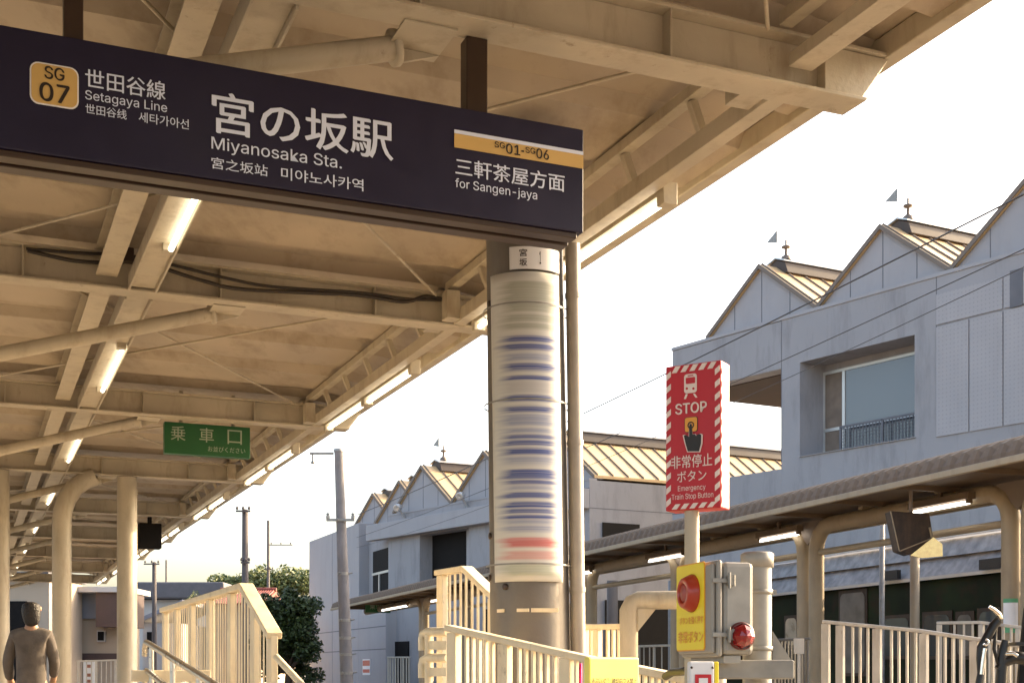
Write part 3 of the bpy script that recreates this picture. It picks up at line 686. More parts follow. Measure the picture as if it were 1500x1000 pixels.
# ---------------------------------------------------------------- green exit sign under the third beam
gp = Plane(U(15.95, 0, 0), MAIN.b); f = Frame(gp.o, gp.e, -gp.n)
s0, z0 = gp.sz(241, 664); s1, z1 = gp.sz(366.5, 626); _, zbm = gp.sz(366.5, 671)
gs = thing('green_sign', gp.p((s0+s1)/2, z1), 'green boarding place sign with white characters hanging far under the near canopy', 'sign')
m = MB(); m.box(f, s0, s1, 0, .12, zbm, z1); part('panel', m, GREEN, gs, .006)
GW = mat('pale_green_print', (.34,.40,.28), .6)
W_ = s1-s0; H_ = z1-zbm
for k, ch in enumerate('乗車口'):
    a_ = s0+W_*(.07+.33*k); part('lettering', text_mb(ch, lambda x, y: gp.p(a_+x, zbm+H_*.42+y, .004), W_*.17, H_*.46, .0), GW, gs)
part('lettering', text_mb('お並びください', lambda x, y: gp.p(s0+W_*.50+x, zbm+H_*.14+y, .004), W_*.44, H_*.17, .0), GW, gs)
for s in (s0+.2, s1-.2):
    m = MB(); m.box(f, s-.02, s+.02, .04, .08, z1, 3.4); part('hanger', m, CREAM, gs)
# speaker box further along
m = MB(); sp = Plane(U(26.4,0,0), MAIN.b); a0, zt_ = sp.sz(204, 765); a1, zb_ = sp.sz(237, 803); m.box(Frame(sp.o, sp.e, -sp.n), a0, a1, 0, .3, zb_, zt_)
m.box(Frame(sp.o, sp.e, -sp.n), (a0+a1)/2-.04, (a0+a1)/2+.04, .1, .18, zt_, 3.1)
solo('equipment_box', m, DARK, sp.p((a0+a1)/2, zt_), 'dark square equipment box hanging under the far part of the near canopy', 'equipment box', bevel=.02)

# ---------------------------------------------------------------- canopy over the opposite platform
oc = thing('platform_canopy', OPP.p(26, 11.3, PZ), 'brown ribbed curved-roof canopy across the tracks on rounded pipe frames', 'canopy')
prof = [(10.2,2.40),(10.21,2.48),(10.26,2.555),(10.36,2.62),(10.55,2.675),(10.85,2.715),(11.3,2.735),(11.75,2.715),(12.05,2.675),(12.24,2.62),(12.34,2.555),(12.39,2.48),(12.4,2.40)]
m = MB(); us = []; u = 9.0
while u < 48.0: us += [(u,0),(u+.04,.042),(u+.11,.042),(u+.15,0)]; u += .22
vs = []
for u, o in us:
    for i, (v, z) in enumerate(prof):
        dv = -o if i < 3 else (o if i > 9 else 0); vs.append(OPP.p(u, v+dv*.8, z+(o if 1 < i < 11 else 0)))
k = len(prof); m.add(vs, [(i*k+j, i*k+j+1, (i+1)*k+j+1, (i+1)*k+j) for i in range(len(us)-1) for j in range(k-1)])
part('roof', m, CANR, oc)
m = MB(); m.box(OPP, 9, 48.05, 10.24, 12.36, 2.425, 2.445)
for i in range(26): m.box(OPP, 9.5+i*1.5, 9.56+i*1.5, 10.26, 12.34, 2.36, 2.424)
part('soffit', m, CANU, oc)
for v0, v1 in ((10.13,10.2),(12.4,12.47)):
    m = MB(); m.box(OPP, 9, 48.05, v0, v1, 2.335, 2.415); part('gutter', m, OCREAM, oc, .008)
for u in (9.0, 47.9):
    m = MB(); m.prism([OPP.p(u+.05, v, z-.01) for v, z in prof], OPP.a*.04); part('end_panel', m, CANR, oc)
sup = [8.2, 12.86] + [17.51+4.38*i for i in range(6)]
for i in range(7):
    a, b = sup[i]+.17, sup[i+1]-.17; rr_ = .38; P = [OPP.p(a,11.3,PZ), OPP.p(a,11.3,2.27-rr_)]
    P += [OPP.p(a+rr_*(1-math.cos(t)), 11.3, 2.27-rr_+rr_*math.sin(t)) for t in (R(22),R(45),R(68),R(90))]
    P += [OPP.p(b-rr_*(1-math.sin(t)), 11.3, 2.27-rr_+rr_*math.cos(t)) for t in (0,R(22),R(45),R(68),R(90))] + [OPP.p(b,11.3,PZ)]
    m = MB(); m.tube(P, .118, 16); pf_ = part('pipe_frame', m, OCREAM, oc)
    m = MB(); m.tube([OPP.p(a,11.3,1.86), OPP.p(b,11.3,1.86)], .05, 10); part('tie_pipe', m, OCREAM, pf_)
    m = MB()
    for q in (.3, .7): m.box(OPP, a+(b-a)*q-.05, a+(b-a)*q+.05, 11.2, 11.4, 2.38, 2.424)
    part('saddle', m, OCREAM, pf_)
a = sup[7]+.17
m = MB(); m.tube([OPP.p(a,11.3,PZ), OPP.p(a,11.3,1.9)]+[OPP.p(a+.38*(1-math.cos(t)),11.3,1.89+.38*math.sin(t)) for t in (.4,.8,1.2,1.57)]+[OPP.p(a+7.5,11.3,2.27)], .118, 16); part('pipe_frame', m, OCREAM, oc)
for s_ in sup[1:]:
    m = MB(); m.prism([OPP.p(s_-.45,11.25,2.36), OPP.p(s_+.45,11.25,2.36), OPP.p(s_,11.25,2.0)], OPP.b*.1); part('web_plate', m, ROOFD, oc)
op = Plane(OPP.p(0,11.12,0), OPP.a)
for x0, x1, lab in ((1338,1420,'lit tube lamp under the opposite canopy beside the dark mirror hood'),(1114,1170,'lit tube lamp under the opposite canopy just right of the emergency button box'),
                    (951,1001,'lit tube lamp under the opposite canopy left of the red sign post'),(838,866,'lit tube lamp under the opposite canopy at the right edge of the utility pole'),
                    (632,655,'lit tube lamp under the opposite canopy beside the short railing'),(560,597,'lit tube lamp farthest left under the end of the opposite canopy')):
    s0, _ = op.sz(x0, 800); s1, _ = op.sz(x1, 800)
    t_ = thing('fluorescent_lamp', op.p((s0+s1)/2, 2.2), lab, 'lamp', 'tube lamps under the opposite canopy')
    m = MB(); m.box(OPP, min(s0,s1)-.05, max(s0,s1)+.05, 11.05, 11.17, 2.215, 2.30)
    for s in (s0, s1): m.box(OPP, s-.03, s+.03, 11.08, 11.14, 2.16, 2.215)
    m.box(OPP, (s0+s1)/2-.03,(s0+s1)/2+.03, 11.09, 11.13, 2.30, 2.424)
    part('lamp_housing', m, CANU, t_)
    m = MB(); m.tube([OPP.p(s0,11.11,2.175), OPP.p(s1,11.11,2.175)], .026, 10); part('tube', m, TUBE2, t_)
# small green signs below that canopy
for x0, x1, y0, y1, Yv, lab in ((536,572,878,897,34.0,'small green sign hanging under the far left end of the opposite canopy'),(986,990,790,812,0,'')):
    if not lab: continue
    g_ = Plane(at(x0,900,46.0), OPP.b); s1, zt_ = g_.sz(x1, y0); zb_ = g_.sz(x1, y1)[1]
    m = MB(); m.box(Frame(g_.o,g_.e,-g_.n), 0, s1, 0, .1, zb_, zt_); m.box(Frame(g_.o,g_.e,-g_.n), s1*.5-.03, s1*.5+.03, .03, .07, zt_, 2.42)
    o = solo('green_sign', m, GREEN, g_.p(s1/2, zt_), lab, 'sign')
    part('lettering', text_mb('乗車口', lambda x, y: g_.p(s1*.15+x, zb_+(zt_-zb_)*.25+y, .01), s1*.7, (zt_-zb_)*.5), GW, o)
# mirror hood
hp = Plane(at(1300, 800, 16.7), (1,.05,0)); H = lambda x, y, o=0: hp.px(x, y, -o)
mh = thing('mirror_hood', H(1335,748), 'dark hooded platform mirror tilted under the opposite canopy, its lower facet tinted sunlit amber', 'mirror')
HOOD = mat('dark_hood_paint', (.030,.017,.010), .5, var=.4, scale=9, dirt=(.12,.06,.03), dirt_amt=.4)
m = MB(); m.prism([H(1304,748), H(1362,752), H(1369,800), H(1332,812), H(1316,806)], -hp.n*.22); part('hood', m, HOOD, mh, .01)
s0_, z0_ = hp.sz(1333, 816)
def facet(x, y):
    s, z = hp.sz(x, y); return hp.p(s, z, .02+.80*(s-s0_)-.28*(z-z0_))
m = MB(); m.prism([facet(1370,799), facet(1361,788), facet(1333,813), facet(1345,818), facet(1369,817)], -hp.n*.04); part('glint_tinted_facet', m, mat('glint_tinted_facet', (.98,.50,.16), .16, 1, var=.12, scale=20), mh)  # amber of a sunlit reflection put into the metal colour, tilted at the sky
m = MB(); m.bar(H(1362,789,-.02), H(1317,807,-.02), .014, .014); m.bar(H(1304,748,-.012), H(1317,807,-.012), .012, .012); m.bar(H(1361,772,-.012), H(1370,812,-.012), .02, .02); part('rim', m, OCREAM, mh)
m = MB(); c = H(1338,748,.1); m.tube([c, V(c.x,c.y,2.43)], .025, 10); part('hanger', m, ROOFD, mh)
# posts and railings of the opposite side
for x, Yv, r_, yt, mt_, lab in ((1340,20.5,.075,790,OCREAM,'cream post rising behind the mirror hood in front of the dark old tram'),(1292,21.5,.045,745,GALV,'thin grey post left of the mirror hood in front of the old tram'),(897,33,.14,850,ROOFD,'brown column standing in shade behind the pipe barrier, left of its corner'),(985,30,.10,850,GALV,'grey post in shade seen through the pipe barrier')):
    b_ = at(x,0,Yv); m = MB(); m.lathe(V(b_.x,Yv,PZ), (0,0,1), [(r_*1.3,0),(r_*1.3,.02),(r_,.03),(r_,at(0,yt,Yv).z-PZ),(0,at(0,yt,Yv).z-PZ)], 14)
    solo('post', m, mt_, V(b_.x,Yv,PZ), lab, 'post')
GREYP = mat('grey_white_railing_paint', (.46,.42,.36), .5, var=.1, scale=5, dirt=(.22,.16,.11), dirt_amt=.5, rust=.6)
fence('platform_railing', [at(1206,910,13), at(1345,923,12.2), at(1540,952,11)], [.03,.2,.62,1.13,1.7,2.25,2.7], .086, 'long grey-white railing sloping down in front of the dark old tram at lower right', post_w=.085, bal_w=.022, mt=GREYP, rail=(.05,.035))
fence('platform_railing', [at(1372,912,15.2), at(1436,911,15.0), at(1540,924,14.2)], [.03,.5,1.0,1.4], .10, 'second grey railing behind the long one, near the pipe column with a paper label', post_w=.06, bal_w=.024, mt=GREYP, rail=(.05,.035))
DKF = mat('dark_grey_railing_paint', (.09,.085,.08), .6, var=.2)
fence('dark_railing', [at(1131,937,15), at(1187,935,14.6)], [.03,.4], .045, 'small dark grey railing between the emergency button box and the first canopy column', post_w=.03, bal_w=.016, mt=DKF, rail=(.03,.03))
m = MB(); q = at(1163,957,14.4); m.box(W, q.x, q.x+.11, 14.38, 14.42, q.z, q.z+.17); m.box(W, q.x+.04, q.x+.07, 14.385, 14.415, -1.3, q.z); solo('equipment_box', m, GREYP, (q.x,14.4,-1.3), 'small pale box on a stem in front of the dark grey railing', 'equipment box')
fence('dark_railing', [at(935,946,30), at(1005,944,27)], [.05,1.1,2.2,3.2], .4, 'thin grey railing in deep shade seen through the pipe barrier', post_w=.07, bal_w=.03, mt=GREYP, rail=(.05,.05))
fence('platform_railing', [at(568,962,52), at(600,962,50.5)], [.05,1.3], .22, 'white railing with thin bars below the opposite canopy beside its left pipe columns', post_w=.1, bal_w=.08, mt=GREYP, rail=(.08,.06))
# paper label on the right-hand column
cu_ = OPP.p(sup[1]+.17, 11.3, 0)
lab_ = thing('paper_label', V(cu_.x-.0, cu_.y-.13, at(0,900,cu_.y).z), 'white paper label with green borders wrapped on the right pipe column', 'label')
def wrap(y0, y1, mt_, name, r=.1225, a0=-70, a1=20):
    m = MB(); z0, z1 = at(0,y1,cu_.y-.1).z, at(0,y0,cu_.y-.1).z; n = 12
    pts = [V(cu_.x+math.sin(R(a0+(a1-a0)*j/n))*r, cu_.y-math.cos(R(a0+(a1-a0)*j/n))*r, 0) for j in range(n+1)]
    m.add([p+V(0,0,z0) for p in pts]+[p+V(0,0,z1) for p in pts], [(j,j+1,n+2+j,n+1+j) for j in range(n)], 0, True); part(name, m, mt_, lab_)
wrap(876, 926, WHITE, 'paper', .1205); GBAND = mat('green_border_print', (.10,.32,.16), .6); wrap(876, 882, GBAND, 'border', .122); wrap(918, 926, GBAND, 'border', .122)

# ---------------------------------------------------------------- the old tram on display
tram_ = thing('old_tram', OPP.p(18, 15.4, GZ), 'dark green and brown old tram car standing in shade behind the opposite canopy', 'tram')
TBODY = mat('dark_green_tram_paint', (.010,.017,.006), .6, var=.7, scale=1.1, dirt=(.035,.014,.008), dirt_amt=.9, dscale=(.5,.5,.5), spec=.15)
TROOF = mat('silver_tram_roof', (.24,.225,.215), .5, 0, var=.4, scale=5, bump=1.0, bscale=5)
m = MB(); m.box(OPP, 11, 25.5, 14.2, 16.6, -.55, 1.60); part('body', m, TBODY, tram_, .05)
m = MB(); m.prism([OPP.p(10.9,14.12,1.62), OPP.p(10.9,14.30,1.95), OPP.p(10.9,14.22,1.95), OPP.p(10.9,14.34,2.24), OPP.p(10.9,15.4,2.45), OPP.p(10.9,16.5,2.24), OPP.p(10.9,16.7,1.62)], OPP.a*14.7); part('roof', m, TROOF, tram_)
m = MB(); m.box(OPP, 10.9, 25.6, 14.22, 14.30, 2.262, 2.36); part('roof_rail', m, ALU, tram_)
m = MB(); m.box(OPP, 10.9, 25.6, 14.10, 14.118, 1.575, 1.63); part('rain_strip', m, ALU, tram_)
tpn = Plane(OPP.p(0,14.2,0), OPP.a)
def tramwin(x0, x1, y0, y1, mt_, name, frame=True):
    s0, _ = tpn.sz(x0,(y0+y1)/2); s1, _ = tpn.sz(x1,(y0+y1)/2); z1 = tpn.sz((x0+x1)/2,y0)[1]; z0 = tpn.sz((x0+x1)/2,y1)[1]; a, b = min(s0,s1), max(s0,s1)
    z0 = max(z0, -.5)
    m = MB(); m.box(OPP, a-.06, b+.06, 14.18, 14.199, z0-.06, z1+.06); fr_ = part(name, m, HOOD, tram_)
    m = MB(); P = [OPP.p(s, 14.176, z) for s, z in rrect(a, b, z0, z1, min(.12,(b-a)*.3))]; m.prism(P, OPP.b*-.006); part('pane', m, mt_, fr_)
PALE = mat('pale_tram_glass', (.42,.36,.27), .3, var=.2, scale=4)
DOORM = mat('grey_tram_door', (.13,.12,.105), .4, var=.3, scale=4)
tramwin(1152,1168,905,944,PALE,'window'); tramwin(1232,1268,868,985,DOORM,'door'); tramwin(1404,1424,900,960,DOORM,'window'); tramwin(1296,1332,905,960,GLASS,'window'); tramwin(1355,1392,900,960,GLASS,'window'); tramwin(1180,1200,905,950,GLASS,'window'); tramwin(1436,1462,895,955,GLASS,'window')
for u in (13.5, 15.3, 21.5, 23.3):
    m = MB(); m.lathe(OPP.p(u,14.35,-.85), OPP.b, [(0,0),(.40,0),(.40,.1),(.35,.12),(.1,.12),(0,.14)], 20); part('wheel', m, BLACK, tram_)
m = MB(); m.box(OPP, 12, 24.6, 14.6, 16.2, -.9, -.56); part('underframe', m, BLACK, tram_)
for u in (12.8, 16.4, 19.0):
    m = MB(); m.box(OPP, u, u+.5, 14.02, 14.099, 1.64, 1.80); part('vent_box', m, BLACK, tram_)

# ---------------------------------------------------------------- sawtooth-roofed buildings
n0 = V(.795,.607,0); d0 = V(-.607,.795,0); r0 = V(.892,.452,0)
C0 = n0*28.9
BP = Plane(C0, d0); FB = Frame(C0, d0, r0)
S = lambda px: BP.sz(px, 500)[0]
Zt = lambda px, py: BP.sz(px, py)[1]
RVENT = mat('dark_brown_ridge_vent', (.06,.043,.032), .6, var=.1)
def gable(parent, fr, sc, half, zv, za, L=13.0, k0=.3, seams=3, finial=True, flag=True):
    pk = lambda s, k, z: fr.p(s, k, z)
    m = MB(); m.prism([pk(sc-half,k0,zv), pk(sc+half,k0,zv), pk(sc,k0,za)], r0*.25); gw = part('gable_wall', m, WALLP, parent)
    m = MB()
    for i in range(1, seams+1):
        s = sc-half+2*half*i/(seams+1); h = zv+(za-zv)*(1-abs(s-sc)/half)
        m.prism([pk(s-.012,k0-.006,zv), pk(s+.012,k0-.006,zv), pk(s+.012,k0-.006,h-.02), pk(s-.012,k0-.006,h-.02)], r0*.005)
    part('panel_joint', m, SEAM, gw)
    rf = None
    for sg in (1, -1):
        m = MB(); a = pk(sc, k0-.10, za+.02); b = pk(sc+sg*half, k0-.10, zv+.02); up = V(0,0,.10)
        m.prism([a, b, b+up, a+up], r0*L); 
        rf = part('roof_slope', m, ROOFM, parent)
        m = MB(); kk = .0
        while kk < L:
            q = r0*(kk+.10); m.prism([a+up+q, b+up+q, b+up*1.6+q, a+up*1.5+q], r0*.04); kk += .62
        part('standing_seam', m, ROOFD, rf)
        m = MB(); m.prism([a-up*.3-r0*.03, b-up*.3-r0*.03, b+up*1.15-r0*.03, a+up*1.15-r0*.03], r0*.028); part('verge_trim', m, ROOFD, rf)
    m = MB(); a = pk(sc, k0+.55, za)
    q = lambda s, k, z: pk(sc+s, k0+.55+k, za+z)
    m.prism([q(-.42,0,-.12), q(.42,0,-.12), q(.30,0,.22), q(.0,0,.34), q(-.30,0,.22)], r0*(L-.8), 0)
    part('ridge_vent', m, RVENT, parent, .02)
    m = MB(); m.prism([q(-.34,-.06,.235), q(0,-.06,.365), q(.34,-.06,.235), q(.34,-.06,.275), q(0,-.06,.41), q(-.34,-.06,.275)], r0*(L-.7)); part('ridge_cap', m, ALU, parent)
    if finial:
        m = MB(); c = q(0,.35,.38); m.lathe(c, (0,0,1), [(.16,0),(.14,.10),(.05,.16),(.035,.34),(.13,.37),(.13,.42),(.03,.45),(.03,.60),(0,.62)], 12); fo = part('finial', m, ROOFD, parent)
        if flag:
            m = MB(); p = c + d0*.35; m.tube([p+V(0,0,-.15), p+V(0,0,1.05)], .008, 6); m.prism([p+V(0,0,1.0), p+V(0,0,.62), p+d0*.42+V(0,0,.72)], r0*.012); part('pennant', m, GALV, fo)
bA = thing('sawtooth_building', FB.p(22,0,GZ), 'tall grey building with pointed gables, tan metal roofs and a big recessed window', 'building')
ZV = 10.16
sN = 15.35; sW0 = S(1372); sw0, sw1 = S(1340), S(1172); sC = S(1145); sEnd = S(985)
zwt, zwb = Zt(1340,490), Zt(1340,641); zct, zcb = Zt(1145,540), Zt(1145,686)
m = MB(); m.box(FB, sN, sw0, 0, 12, GZ, ZV); m.box(FB, sw0, sw1, 0, 12, GZ, zwb); m.box(FB, sw0, sw1, 0, 12, zwt, ZV); m.box(FB, sw1, sC, 0, 12, GZ, ZV); m.box(FB, sw0, sw1, .9, 12, zwb, zwt)
part('wall', m, WALL, bA)
m = MB(); m.box(FB, sC, sEnd, 0, 6.5, zct, ZV-.002); part('terrace_roof', m, WALL, bA, .02)
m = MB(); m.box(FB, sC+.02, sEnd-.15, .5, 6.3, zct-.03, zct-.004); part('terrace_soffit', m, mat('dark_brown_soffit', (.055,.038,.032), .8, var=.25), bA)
m = MB(); m.box(FB, sC, sEnd, 0, 6, GZ, zcb); part('terrace_wall', m, WALL, bA, .02)
m = MB(); m.box(FB, sN-.02, sEnd+.02, -.03, .20, ZV, ZV+.10); part('coping', m, WALLP, bA, .01)
for sc in (17.5, 21.8, 26.1): gable(bA, FB, sc, 2.15, ZV+.10, ZV+1.80)
# wall panels
zp0, zp1 = Zt(1372,478), Zt(1372,640)
m = MB(); s = sW0; e = [sW0, S(1421), S(1471), S(1520), 17.1, 15.6]
for i in range(5): m.box(FB, e[i]-.02, e[i+1]+.02, -.035, -.001, zp1, zp0-.03)
m.box(FB, sW0-.02, S(1471)+.02, -.035, -.001, zp0+.03, Zt(1372,432)); m.box(FB, S(1471)-.02, 15.6, -.035, -.001, zp0+.03, Zt(1372,432))
PERF = mat('perforated_panel', (.35,.335,.342), .8, var=.05, scale=.7, bump=.15, bscale=12, dirt=(.28,.265,.265), dirt_amt=.4, dscale=(.5,.5,.12))
t = PERF.node_tree; N = t.nodes; L = t.links; b_ = N['Principled BSDF']
src = b_.inputs['Base Color'].links[0].from_socket; tc = N.new('ShaderNodeTexCoord'); vo = N.new('ShaderNodeTexVoronoi'); vo.inputs['Scale'].default_value = 9.0; vo.inputs['Randomness'].default_value = .0
dt = N.new('ShaderNodeVectorMath'); dt.operation = 'DOT_PRODUCT'; dt.inputs[1].default_value = d0; L.new(tc.outputs['Object'], dt.inputs[0]); sxx = N.new('ShaderNodeSeparateXYZ'); L.new(tc.outputs['Object'], sxx.inputs[0]); cx_ = N.new('ShaderNodeCombineXYZ'); L.new(dt.outputs['Value'], cx_.inputs['X']); L.new(sxx.outputs['Z'], cx_.inputs['Y']); L.new(cx_.outputs[0], vo.inputs['Vector'])
lt = N.new('ShaderNodeMath'); lt.operation = 'LESS_THAN'; lt.inputs[1].default_value = .2; L.new(vo.outputs['Distance'], lt.inputs[0]); mf = N.new('ShaderNodeMath'); mf.operation = 'MULTIPLY'; mf.inputs[1].default_value = .22; L.new(lt.outputs[0], mf.inputs[0])
mx = N.new('ShaderNodeMix'); mx.data_type = 'RGBA'; L.new(mf.outputs[0], mx.inputs['Factor']); L.new(src, mx.inputs['A']); mx.inputs['B'].default_value = (.14,.14,.155,1); L.new(mx.outputs['Result'], b_.inputs['Base Color'])
part('wall_panels', m, PERF, bA)
m = MB(); m.box(FB, S(1500), S(1482), -.06, -.036, Zt(1480,452), Zt(1480,398)); part('vent_panel', m, SEAM, bA)
for px in (1145,1372):
    m = MB(); m.box(FB, S(px)-.012, S(px)+.012, -.004, -.0005, zp1, ZV); part('joint', m, SEAM, bA)
m = MB()
m.box(FB, sC, sEnd, -.004, -.0005, zcb-.9, zcb-.875); part('joint', m, SEAM, bA)
m = MB(); m.box(FB, sN, sw0, -.004,-.0005, zp1-.6, zp1-.575)
part('joint', m, SEAM, bA)
# recessed window
k_ = .895
win = MB(); a, b = S(1336)-.55, S(1202)-.55
fw = lambda f0, f1, z0, z1, d0_=.05: (sw0+(sw1-sw0)*f0, sw0+(sw1-sw0)*f1, k_-d0_, k_-.002, z0, z1)
zh = zwb+(zwt-zwb)*.30
for f0, f1, z0, z1 in ((.0,1,zwt-.28,zwt-.20),(.0,1,zh-.04,zh+.05),(.0,1,zwb+.02,zwb+.1),(0,.02,zwb+.1,zwt-.28),(.16,.18,zwb+.1,zwt-.28),(.80,.825,zwb+.1,zwt-.28),(.985,1,zwb+.1,zwt-.28)): win.box(FB, *fw(f0,f1,z0,z1))
wo = part('window', win, ALU, bA)
m = MB(); m.box(FB, *fw(.0,1,zwb+.05,zwt-.25,.02)); part('pane', m, glassmat('dull_window_glass', (.10,.105,.115), .12), wo)
m = MB(); m.box(FB, *fw(0.825,.985,zwb+.11,zwt-.29,.03)); part('blind', m, mat('beige_blind', (.17,.13,.10), .8, var=.2), wo)
m = MB(); g0, g1 = sw0+(sw1-sw0)*.05, sw0+(sw1-sw0)*.79
for zz_ in (zwb+.10, zh-.02): m.box(FB, g0, g1, k_-.26, k_-.21, zz_-.03, zz_+.03)
for f_ in (0, .5, 1): m.box(FB, g0+(g1-g0)*f_-.03, g0+(g1-g0)*f_+.03, k_-.26, k_-.21, zwb+.1, zh)
for i in range(27): s = g0+(g1-g0)*i/26; m.box(FB, s-.008, s+.008, k_-.245, k_-.225, zwb+.1, zh)
for i in range(8): z = zwb+.1+(zh-zwb-.1)*i/8; m.box(FB, g0, g1, k_-.244, k_-.226, z-.008, z+.008)
part('guard_grille', m, SEAM, wo)
m = MB(); m.box(FB, sw0-.05, sw1-.001, -.05, .88, zwb+.001, zwb+.018); part('sill', m, WALLP, wo)

bB = thing('sawtooth_building', FB.p(40,0,GZ), 'lower grey building with small tan gables and dark recessed openings, behind the utility pole', 'building')
zv2 = 6.57; sb0, sb1 = 33.5, 46.4
so0, so1 = S(687), S(615); zo1 = Zt(650,778); zo0 = 3.2
m = MB(); m.box(FB, sb0, so0, 0, 16, GZ, zv2); m.box(FB, so0, so1, 0, 16, zo1, zv2); m.box(FB, so0, so1, 0, 16, GZ, zo0); m.box(FB, so1, sb1, 0, 16, GZ, zv2); m.box(FB, so0, so1, .6, 16, zo0, zo1); part('wall', m, WALL, bB)
m = MB(); m.box(FB, S(668), so1-.01, .55, .598, zo0, zo1); ww = part('window', m, DARK, bB)
m = MB(); s = S(668)-.3; m.box(FB, s-.14, s+.14, .35, .54, zo0, zo1); m.box(FB, S(664)-2.2, S(664)-2.1, .5, .56, zo0, zo1); part('mullion', m, WALLP, ww)
m = MB(); m.box(FB, sb0+.001, sb1+1.2, -.35, -.001, 5.6, 6.27); part('fascia_band', m, WALLP, bB, .02)
m = MB(); m.box(FB, sb0, sb1, -.02, .3, zv2, zv2+.06); part('coping', m, WALLP, bB)
for sc in (35.65, 39.95, 44.25): gable(bB, FB, sc, 2.15, zv2+.06, 8.33, finial=(sc>44), L=16)
for off, sc in ((1.5, 48.3), (2.7, 52.5)):
    gable(bB, Frame(C0+n0*off, d0, r0), sc, 2.15, zv2, 8.33, finial=False)
    fo = Frame(C0+n0*off, d0, r0); m = MB(); m.box(fo, sc-2.15, sc+2.15, .3, 12, GZ, zv2-.002); part('wall', m, WALL, bB)
for px, py in ((594,744),(686,727)):
    c = BP.px(px, py, .35); m = MB(); m.lathe(c, V(-.5,-.75,-.35), [(.0,-.2),(.10,-.17),(.16,.0),(.165,.13),(.14,.14),(0,.1)], 14); m.tube([c, c+n0*.5+V(0,0,-.6)], .05, 6); part('floodlight', m, ALU, bB)
# end wall towards the viewer: joints and a dark window
m = MB()
en = -d0; ew = Frame(FB.p(sb0,0,0), r0, V(-.452,.892,0))
for z in (5.62, 4.3):
    m = MB(); m.box(ew, 0, 16, -.004, -.0005, z-.012, z+.012); part('joint', m, SEAM, bB)
for k in (3.6, 7.2):
    m = MB(); m.box(ew, k-.012, k+.012, -.005, -.0006, GZ, zv2); part('joint', m, SEAM, bB)
m = MB(); m.box(ew, .5, 2.0, -.03, -.005, 4.3, 5.15); part('window', m, DARK, bB)
m = MB(); m.box(ew, .6, 13, -.06, -.006, GZ, 2.5); part('garage_shade_panel', m, DARK, bB)  # flat dark panel: shade of an open ground floor put into its colour
m = MB(); m.box(FB, S(600), S(568), -.06, -.006, GZ, 1.3); part('ground_floor_shade_panel', m, DARK, bB)  # shade of an opening as a near-black sheet on the wall
m = MB(); m.box(FB, sb0+.1, so0-1.0, -.06,-.006, GZ, 2.4); part('ground_floor_shade_panel', m, DARK, bB)  # another near-black sheet, painted shade instead of a modelled recess
m = MB(); m.box(FB, sC+.3, sEnd-.4, -.06, -.006, GZ, 2.4); part('ground_floor_shade_panel', m, DARK, bA)  # painted shade below the terrace, a dark sheet without depth
m = MB(); m.box(FB, sb0+.001, sb1, -.004, -.0005, 6.29, 6.31); part('joint', m, SEAM, bB)

# blank stair tower and balcony at the left end
TW = Frame((-7.02,58,0), (-.388,.922,0), (.922,.388,0))
bt_ = thing('stair_tower', TW.p(4,1,GZ), 'blank pale grey concrete tower block at the left end of the gabled building', 'building')
m = MB(); m.box(TW, -.6, 8.4, 0, 4, GZ, 6.65); m.box(TW, -4.6, -.6, 0, 2.2, GZ, 3.2); part('wall', m, WALLP, bt_, .03)
m = MB(); m.box(TW, -4.5, -.61, .45, 3.5, 3.21, 6.2); part('balcony_back', m, WALL, bt_)
m = MB(); m.box(TW, -3.8, -1.4, .41, .448, 3.4, 5.3); bw_ = part('window', m, DARK, bt_)
m = MB(); m.box(TW, -3.8, -1.4, .36, .408, 4.25, 4.35); m.box(TW, -2.5, -2.38, .36, .408, 3.4, 4.25); part('frame', m, ALU, bw_)
m = MB(); m.box(TW, -4.6, -.6, -.05, .15, 3.2, 3.4); part('sill', m, WALLP, bt_)
m = MB()
for z in (1.95, 1.0):
    m = MB(); m.box(TW, -4.6, 8.4, -.006, -.001, z-.02, z+.02); part('joint', m, SEAM, bt_)
m = MB(); m.box(TW, 3.885, 3.915, -.007, -.0012, GZ, 6.6); part('joint', m, SEAM, bt_)
m = MB(); TPn = Plane(TW.o, TW.a); s0, z0 = TPn.sz(543, 988); s1, z1 = TPn.sz(532, 965); m.box(TW, s0, s1, -.03, -.008, z0, z1); nt = part('notice', m, WHITE, bt_)
m = MB(); zq_ = z1-(z1-z0)*.42; m.box(TW, s0+.04, s1-.04, -.035, -.031, zq_, z1-.05); m.box(TW, s0+.06, s1-.06, -.035, -.031, z0+.1, z0+.25); part('notice_print', m, mat('faded_red_print', (.5,.12,.08), .6), nt)

# ---------------------------------------------------------------- poles and wires
PCONC = mat('pale_pole_concrete', (.21,.195,.195), .85, var=.15, scale=4, bump=.2, bscale=30, dirt=(.10,.09,.09), dirt_amt=.6)
cb, ct = at(508,1000,26), at(496,660,26); dirp = (ct-cb).normalized(); cb = cb - dirp*((cb.z-GZ)/dirp.z)
cpole = thing('catenary_pole', cb, 'slim grey concrete pole between the tracks in front of the tower, leaning slightly', 'utility pole')
m = MB(); n_ = 18; m.tube([cb.lerp(ct, i/n_) for i in range(n_+1)], [.142-.056*i/n_ for i in range(n_+1)], 20); part('shaft', m, PCONC, cpole)
m = MB(); m.lathe(ct, (0,0,1), [(.10,-.02),(.10,.03),(0,.05)], 16); part('cap', m, GALV, cpole)
m = MB(); m.tube([ct+V(-.1,0,-.05), ct+V(-.58,0,-.05)], .025, 8); m.tube([ct+V(-.52,0,-.05), ct+V(-.52,0,-.22)], .018, 8); m.lathe(ct+V(-.52,0,-.26), (0,0,1), [(.03,0),(.04,.03),(.03,.05)], 10); part('arm', m, GALV, cpole)
